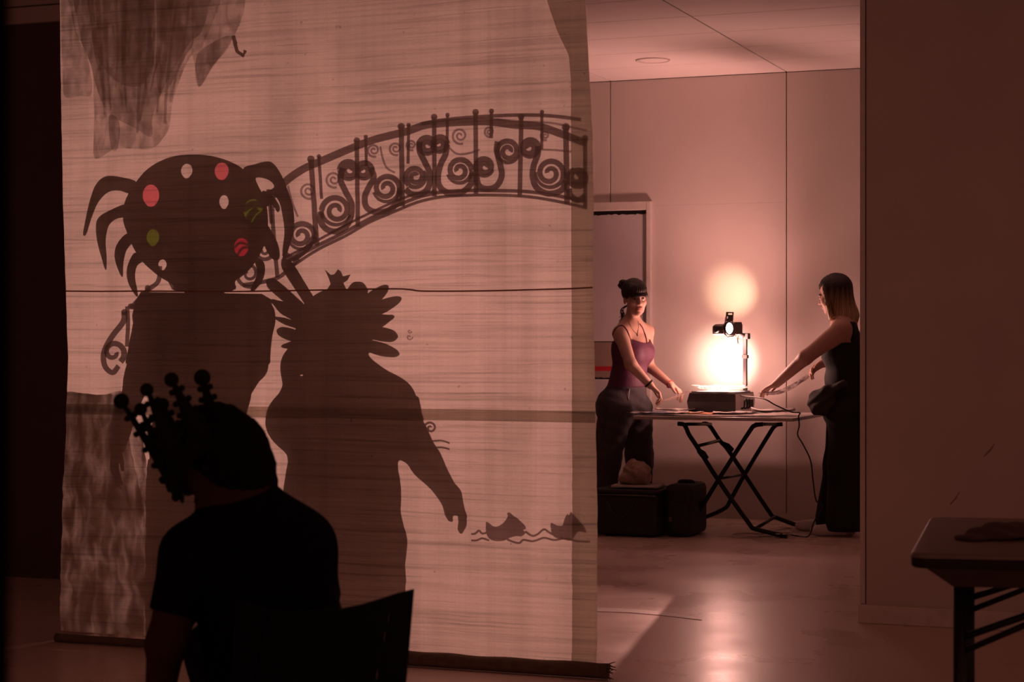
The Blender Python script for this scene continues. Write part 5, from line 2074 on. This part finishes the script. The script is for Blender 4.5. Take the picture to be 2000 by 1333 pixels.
F = np.maximum(F, np.where((X - sR.x) * right_.x + (Y - sR.y) * right_.y > -.02, np.minimum((X - mid.x) * dR.x + (Y - mid.y) * dR.y + (Z - mid.z) * dR.z, (Y - t2.y - .02) * 2), -1))
F = np.maximum(F, .44 - Z)
link('tshirt', nets(F, lo, h), M_black3, man)
F, lo, h = B.field(.008, ('leg',), .012)
X, Y, Z = grids(F, lo, h)
F = np.maximum(F, .07 - Z)
link('trousers', nets(F, lo, h), M_black3, man)
Hh = Body()
Hh.ell(HC3 + R3 @ Vector((0, -.014, .038)), (.076, .096, .083), R3, .02, 'hair')
Hh.ecap(HC3 + R3 @ Vector((0, -.050, .0)), Q(492, 968, FM), (.070, .050), (.062, .045), sd, .04, 'hair')
Hh.ell(HC3 + R3 @ Vector((0, -.048, -.030)), (.082, .070, .092), R3, .03, 'hair')
F, lo, h = Hh.field(.005)
X, Y, Z = grids(F, lo, h)
F = np.maximum(F, np.minimum(((X - HC3.x) * R3.col[1][0] + (Y - HC3.y) * R3.col[1][1] + (Z - HC3.z) * R3.col[1][2]) - .03,
                             .045 - ((X - HC3.x) * R3.col[2][0] + (Y - HC3.y) * R3.col[2][1] + (Z - HC3.z) * R3.col[2][2])))
F = F + .0025 * np.sin(X * 210) * np.sin(Z * 190 + Y * 150)
me = nets(F, lo, h)
paint(me, lambda co: np.tile(np.array((.008, .006, .005)), (len(co), 1)))
M_hair2 = attr_mat('matt_hair', .9, .1)
M_hair2.node_tree.nodes['Principled BSDF'].inputs['Specular IOR Level'].default_value = .1
link('hair', me, M_hair2, man)

# tall crown of beaded spikes tipped over the brow
M_crown = mat('crown_card', (.012, .010, .009), .8, 40, .1, spec=.1)
crown = thing('beaded_crown', HC3 + R3 @ Vector((0, .02, .02)), 'tall dark crown of beaded spikes with round knobs on the seated person', 'crown')


def crown_px(u, v, d):
    return Q(u, v, FM + d)


ring_px = [(347, 966, -.02), (343, 930, -.08), (372, 880, -.10), (425, 852, -.06), (455, 850, .03), (430, 862, .10), (385, 905, .12), (352, 945, .06)]
bm = bmesh.new()
rc = catmull([crown_px(*p) for p in ring_px], 6, True)
up_c = (crown_px(300, 760, 0) - crown_px(395, 905, 0)).normalized()
vi = []
cen = sum(rc, Vector()) / len(rc)
for p in rc:
    o_ = (p - cen).normalized() * .004
    vi.append([bm.verts.new(p - up_c * .022 - o_), bm.verts.new(p + up_c * .022 - o_), bm.verts.new(p + up_c * .022 + o_), bm.verts.new(p - up_c * .022 + o_)])
for i in range(len(vi)):
    a, b = vi[i], vi[(i + 1) % len(vi)]
    for k_ in range(4):
        bm.faces.new((a[k_], a[(k_ + 1) % 4], b[(k_ + 1) % 4], b[k_]))
bm_done(bm, 'band', M_crown, crown, True)
spk = [  # base, tip (photograph pixels), depth at base / tip, half width at base
    ((350, 962), (237, 784), -.02, -.05, .016, .013),
    ((352, 905), (287, 762), -.09, -.11, .030, .011),
    ((398, 868), (335, 742), -.08, -.10, .028, .012),
    ((428, 860), (395, 738), .00, .00, .026, .014),
    ((372, 915), (318, 790), .11, .13, .026, .011),
    ((345, 955), (275, 800), .06, .08, .022, .011),
]
for bs, tp, d0, d1, hw, kr in spk:
    a, b = crown_px(*bs, d0), crown_px(*tp, d1)
    dr = (b - a).normalized()
    sdv = dr.cross(-away_).normalized()
    bm = bmesh.new()
    n_ = 7
    rows = []
    for i in range(n_):
        s_ = i / (n_ - 1)
        w_ = hw * (1 - s_) + .005 * s_
        c_ = a.lerp(b, s_ * .95)
        rows.append([bm.verts.new(c_ + sdv * w_ * x_ + away_ * y_) for x_, y_ in ((-1, 0), (0, -.006), (1, 0), (0, .006))])
    for i in range(n_ - 1):
        for k_ in range(4):
            bm.faces.new((rows[i][k_], rows[i][(k_ + 1) % 4], rows[i + 1][(k_ + 1) % 4], rows[i + 1][k_]))
    bm.faces.new(rows[0][::-1])
    bm.faces.new(rows[-1])
    sp_o = bm_done(bm, 'spike', M_crown, crown)
    bm = bmesh.new()
    add_ball(bm, b, kr * 1.35, 14)
    bm_done(bm, 'knob', M_crown, sp_o, True)
    for i in range(1, 6):
        s_ = i / 6.0
        w_ = hw * (1 - s_) + .005 * s_
        for sg in (-1, 1):
            bm = bmesh.new()
            add_ball(bm, a.lerp(b, s_) + sdv * sg * (w_ + .003), .0072, 8)
            bm_done(bm, 'bead', M_crown, sp_o, True)
for i in range(0, len(rc), 3):
    bm = bmesh.new()
    add_ball(bm, rc[i] + (rc[i] - cen).normalized() * .008, .010, 8)
    bm_done(bm, 'bead', M_crown, crown, True)

# chair
M_chair = mat('dark_blue_plastic', (.006, .006, .009), .6, 20, .05, spec=.08)
chr_ = thing('plastic_chair', Vector((Q(600, 1400, 4.1).x, Q(600, 1400, 4.1).y, 0)), 'black plastic chair with slotted curved backrest under the seated person', 'chair')
cA, cB = Q(455, 1300, 3.86), Q(800, 1300, 4.12)
cdir = Vector((cB.x - cA.x, cB.y - cA.y, 0))
cw = cdir.length
cdir.normalize()
cn = Vector((cdir.y, -cdir.x, 0))                      # towards the camera
if cn.dot(away_) > 0:
    cn = -cn


def chair_pt(a, b, c):
    """a along the back 0..cw, b height, c thickness"""
    t_ = a / cw * 2 - 1
    return Vector((cA.x, cA.y, 0)) + cdir * a + cn * (.05 - .05 * t_ * t_ + c + (b - .6) * .15) + UPV * b


def chz(u, v):
    # height and position on the back seen at the pixel
    p = None
    best = 1e9
    for i in range(101):
        a = cw * i / 100
        q_ = chair_pt(a, .6, 0)
        f_ = q_.x * -sy_ + q_.y * cy_
        uu = CU + FPX * (q_.x * cy_ + q_.y * sy_) / f_
        if abs(uu - u) < best:
            best = abs(uu - u)
            p = (a, CAMH + (CV - v) / FPX * f_)
    return p


edge = [chz(u, v) for u, v in ((800, 1150), (772, 1157), (740, 1168), (700, 1180), (660, 1188), (600, 1194), (540, 1192), (490, 1182), (457, 1170))]
outl = [(edge[0][0], .42)] + edge + [(edge[-1][0], .42)]
slots = []
for (u0, v0, v1) in ((757, 1196, 1216), (750, 1234, 1254), (746, 1272, 1294), (741, 1310, 1330)):
    for du in (0, -240):
        a0, z0_ = chz(u0 + du, v0)
        a1, z1_ = chz(u0 + du, v1)
        slots.append([(a0 - .0028, z1_), (a0 + .0028, z1_), (a0 + .0028, z0_), (a0 - .0028, z0_)])
bk = flat_mesh([outl] + slots, .006, lambda a, b, c: Vector((a, b, c)), 'back')
bm = bmesh.new()
bm.from_mesh(bk)
bmesh.ops.triangulate(bm, faces=list(bm.faces))
for _ in range(3):
    le = [e for e in bm.edges if e.calc_length() > .06]
    if le:
        bmesh.ops.subdivide_edges(bm, edges=le, cuts=1)
        bmesh.ops.triangulate(bm, faces=list(bm.faces))
for v in bm.verts:
    v.co = chair_pt(*v.co)
bm.to_mesh(bk)
bm.free()
link('backrest', bk, M_chair, chr_)
bm = bmesh.new()
sc0 = Vector((cA.x, cA.y, 0)) + cdir * (cw / 2) - cn * .22
Rc = Matrix((cdir, -cn, UPV)).transposed()
add_box(bm, sc0 + UPV * .405, (cw * .96, .44, .022), Rc)
bm_done(bm, 'seat', M_chair, chr_, bevel=.010)
for sx_ in (-1, 1):
    for sy2 in (-1, 1):
        tp_ = sc0 + cdir * sx_ * cw * .40 + cn * sy2 * .17 + UPV * .395
        ft = sc0 + cdir * sx_ * cw * .46 + cn * sy2 * .24
        tube('leg', [tp_, ft + UPV * .0], .011, M_tube, chr_, 10)
    tube('back_tube', [sc0 + cdir * sx_ * cw * .40 + cn * .18 + UPV * .395, chair_pt(cw * (.5 + sx_ * .40), .50, .012)], .010, M_tube, chr_, 10)

# folding table at the right edge
ZT2 = .74
tn0, tn1 = FL(1776, 1081, ZT2), FL(1816, 1010, ZT2)
tdx = (FL(2000, 1085, ZT2) - tn0).normalized()
tdx.z = 0
tdy = (tn1 - tn0)
TW = tdy.length
tdy.normalize()
TL = 1.5
M_table2 = mat('grey_plastic_table', (.24, .17, .145), .45, 30, .06, bump=.08, bscale=160)
ft2 = thing('plastic_folding_table', tn0 + tdx * TL / 2 + tdy * TW / 2 - UPV * ZT2, 'plastic folding table with rounded edge at the right, half out of the picture', 'table')


def tp2(a, b, z):
    return tn0 + tdx * a + tdy * b + UPV * (z - ZT2)


def slab(name, z0, z1, inset, m, bev):
    c_ = [(inset, inset), (TL - inset, inset), (TL - inset, TW - inset), (inset, TW - inset)]
    bm = bmesh.new()
    bv = [bm.verts.new(tp2(a, b, z0)) for a, b in c_] + [bm.verts.new(tp2(a, b, z1)) for a, b in c_]
    for f_ in ((3, 2, 1, 0), (4, 5, 6, 7), (0, 1, 5, 4), (1, 2, 6, 5), (2, 3, 7, 6), (3, 0, 4, 7)):
        bm.faces.new([bv[i] for i in f_])
    vert_e = [e for e in bm.edges if abs((e.verts[0].co - e.verts[1].co).normalized().z) > .9]
    bmesh.ops.bevel(bm, geom=vert_e, offset=.045, segments=6, affect='EDGES', profile=.5)
    bmesh.ops.recalc_face_normals(bm, faces=list(bm.faces))
    zt__ = max(v.co.z for v in bm.verts) if bev > 0 else min(v.co.z for v in bm.verts)
    hor = [e for e in bm.edges if all(abs(v.co.z - zt__) < 1e-5 for v in e.verts)]
    bmesh.ops.bevel(bm, geom=hor, offset=abs(bev), segments=3, affect='EDGES', profile=.5)
    o = bm_done(bm, name, m, ft2, True)
    o.data.set_sharp_from_angle(angle=math.radians(40))
    return o


slab('tabletop', ZT2 - .012, ZT2, 0, M_table2, .009)
tag(slab('shaded_edge', ZT2 - .037, ZT2 - .012, .0015, mat('edge_shade', (.030, .020, .017), .6, 30, .1, spec=.15), -.008), 'shade of the table edge painted as a dark band')  # unlit look of the edge put into a near-black colour
# inset skirt, sloping in
bm = bmesh.new()
s0 = [tp2(.030, .04, ZT2 - .035), tp2(TL - .03, .04, ZT2 - .035), tp2(TL - .03, TW - .04, ZT2 - .035), tp2(.030, TW - .04, ZT2 - .035)]
s1 = [tp2(.098, .085, ZT2 - .088), tp2(TL - .10, .085, ZT2 - .088), tp2(TL - .1, TW - .085, ZT2 - .088), tp2(.098, TW - .085, ZT2 - .088)]
v0 = [bm.verts.new(p) for p in s0]
v1 = [bm.verts.new(p) for p in s1]
for i in range(4):
    bm.faces.new((v1[i], v1[(i + 1) % 4], v0[(i + 1) % 4], v0[i]))
bm.faces.new(v0)
bm.faces.new(v1[::-1])
bm_done(bm, 'skirt', mat('skirt_shade', (.085, .058, .048), .6, 30, .1, spec=.2), ft2)  # shade below the tabletop put into the darker skirt colour
lb = .11
for (a, b) in ((.112, lb), (.112, TW - lb), (TL - .125, lb), (TL - .125, TW - lb)):
    tube('leg', [tp2(a, b, ZT2 - .06), tp2(a, b, 0)], .0155, M_tube, ft2, 12)
tube('leg_bar', [tp2(.112, lb, .10), tp2(.112, TW - lb, .10)], .010, M_tube, ft2, 10)
for b_ in (lb, TW - lb):
    tube('brace', [tp2(.112, b_, .525), tp2(.50, b_ + (.05 if b_ < .3 else -.05), ZT2 - .075)], .009, M_tube, ft2, 10)
    tube('brace', [tp2(.112, b_, .490), tp2(.45, b_ + (.05 if b_ < .3 else -.05), ZT2 - .10), tp2(.52, b_ + (.05 if b_ < .3 else -.05), ZT2 - .08)], .008, M_tube, ft2, 10)
# cloth left on it
Bc = Body()
for i, (u, v) in enumerate(((1905, 1055), (1930, 1052), (1955, 1047), (1980, 1044), (1965, 1054), (2005, 1050), (2020, 1046))):
    p = FL(u, v, ZT2)
    Bc.ell(p + UPV * (.006 + .004 * (i % 3)), (.055, .05, .010 + .004 * (i % 4)), frame((math.cos(i), math.sin(i), .05)), .02)
F, lo, h = Bc.field(.006)
X, Y, Z = grids(F, lo, h)
F = np.maximum(F + .003 * np.sin(X * 50 + Y * 60), ZT2 + .001 - Z)
tag(link('dark_cloth', nets(F, lo, h), mat('dark_cloth', (.10, .06, .05), .9, 30, .1), None), 'dark crumpled cloth lying on the plastic table at the right', 'cloth')
# black curtain edge close to the camera on the left
cv = thing('black_curtain', Q(-30, 1000, 1.1) * 1.0, 'black curtain hanging at the left edge of the picture, out of focus', 'curtain')
cv.location.z = 0
vs, fs = [], []
nx = 40
for k_, z in enumerate((.02, HC - .02)):
    for i in range(nx + 1):
        s_ = i / nx
        p = Q(-420 + 432 * s_, 1000, 1.1)
        vs.append(Vector((p.x, p.y, 0)) + away_ * .012 * math.sin(s_ * 40) + UPV * z)
for i in range(nx):
    fs.append((i, i + 1, nx + 2 + i, nx + 1 + i))
link('drape', mesh_from(vs, fs), mat('black_velvet', (.004, .003, .003), .95, spec=.05), cv, True)
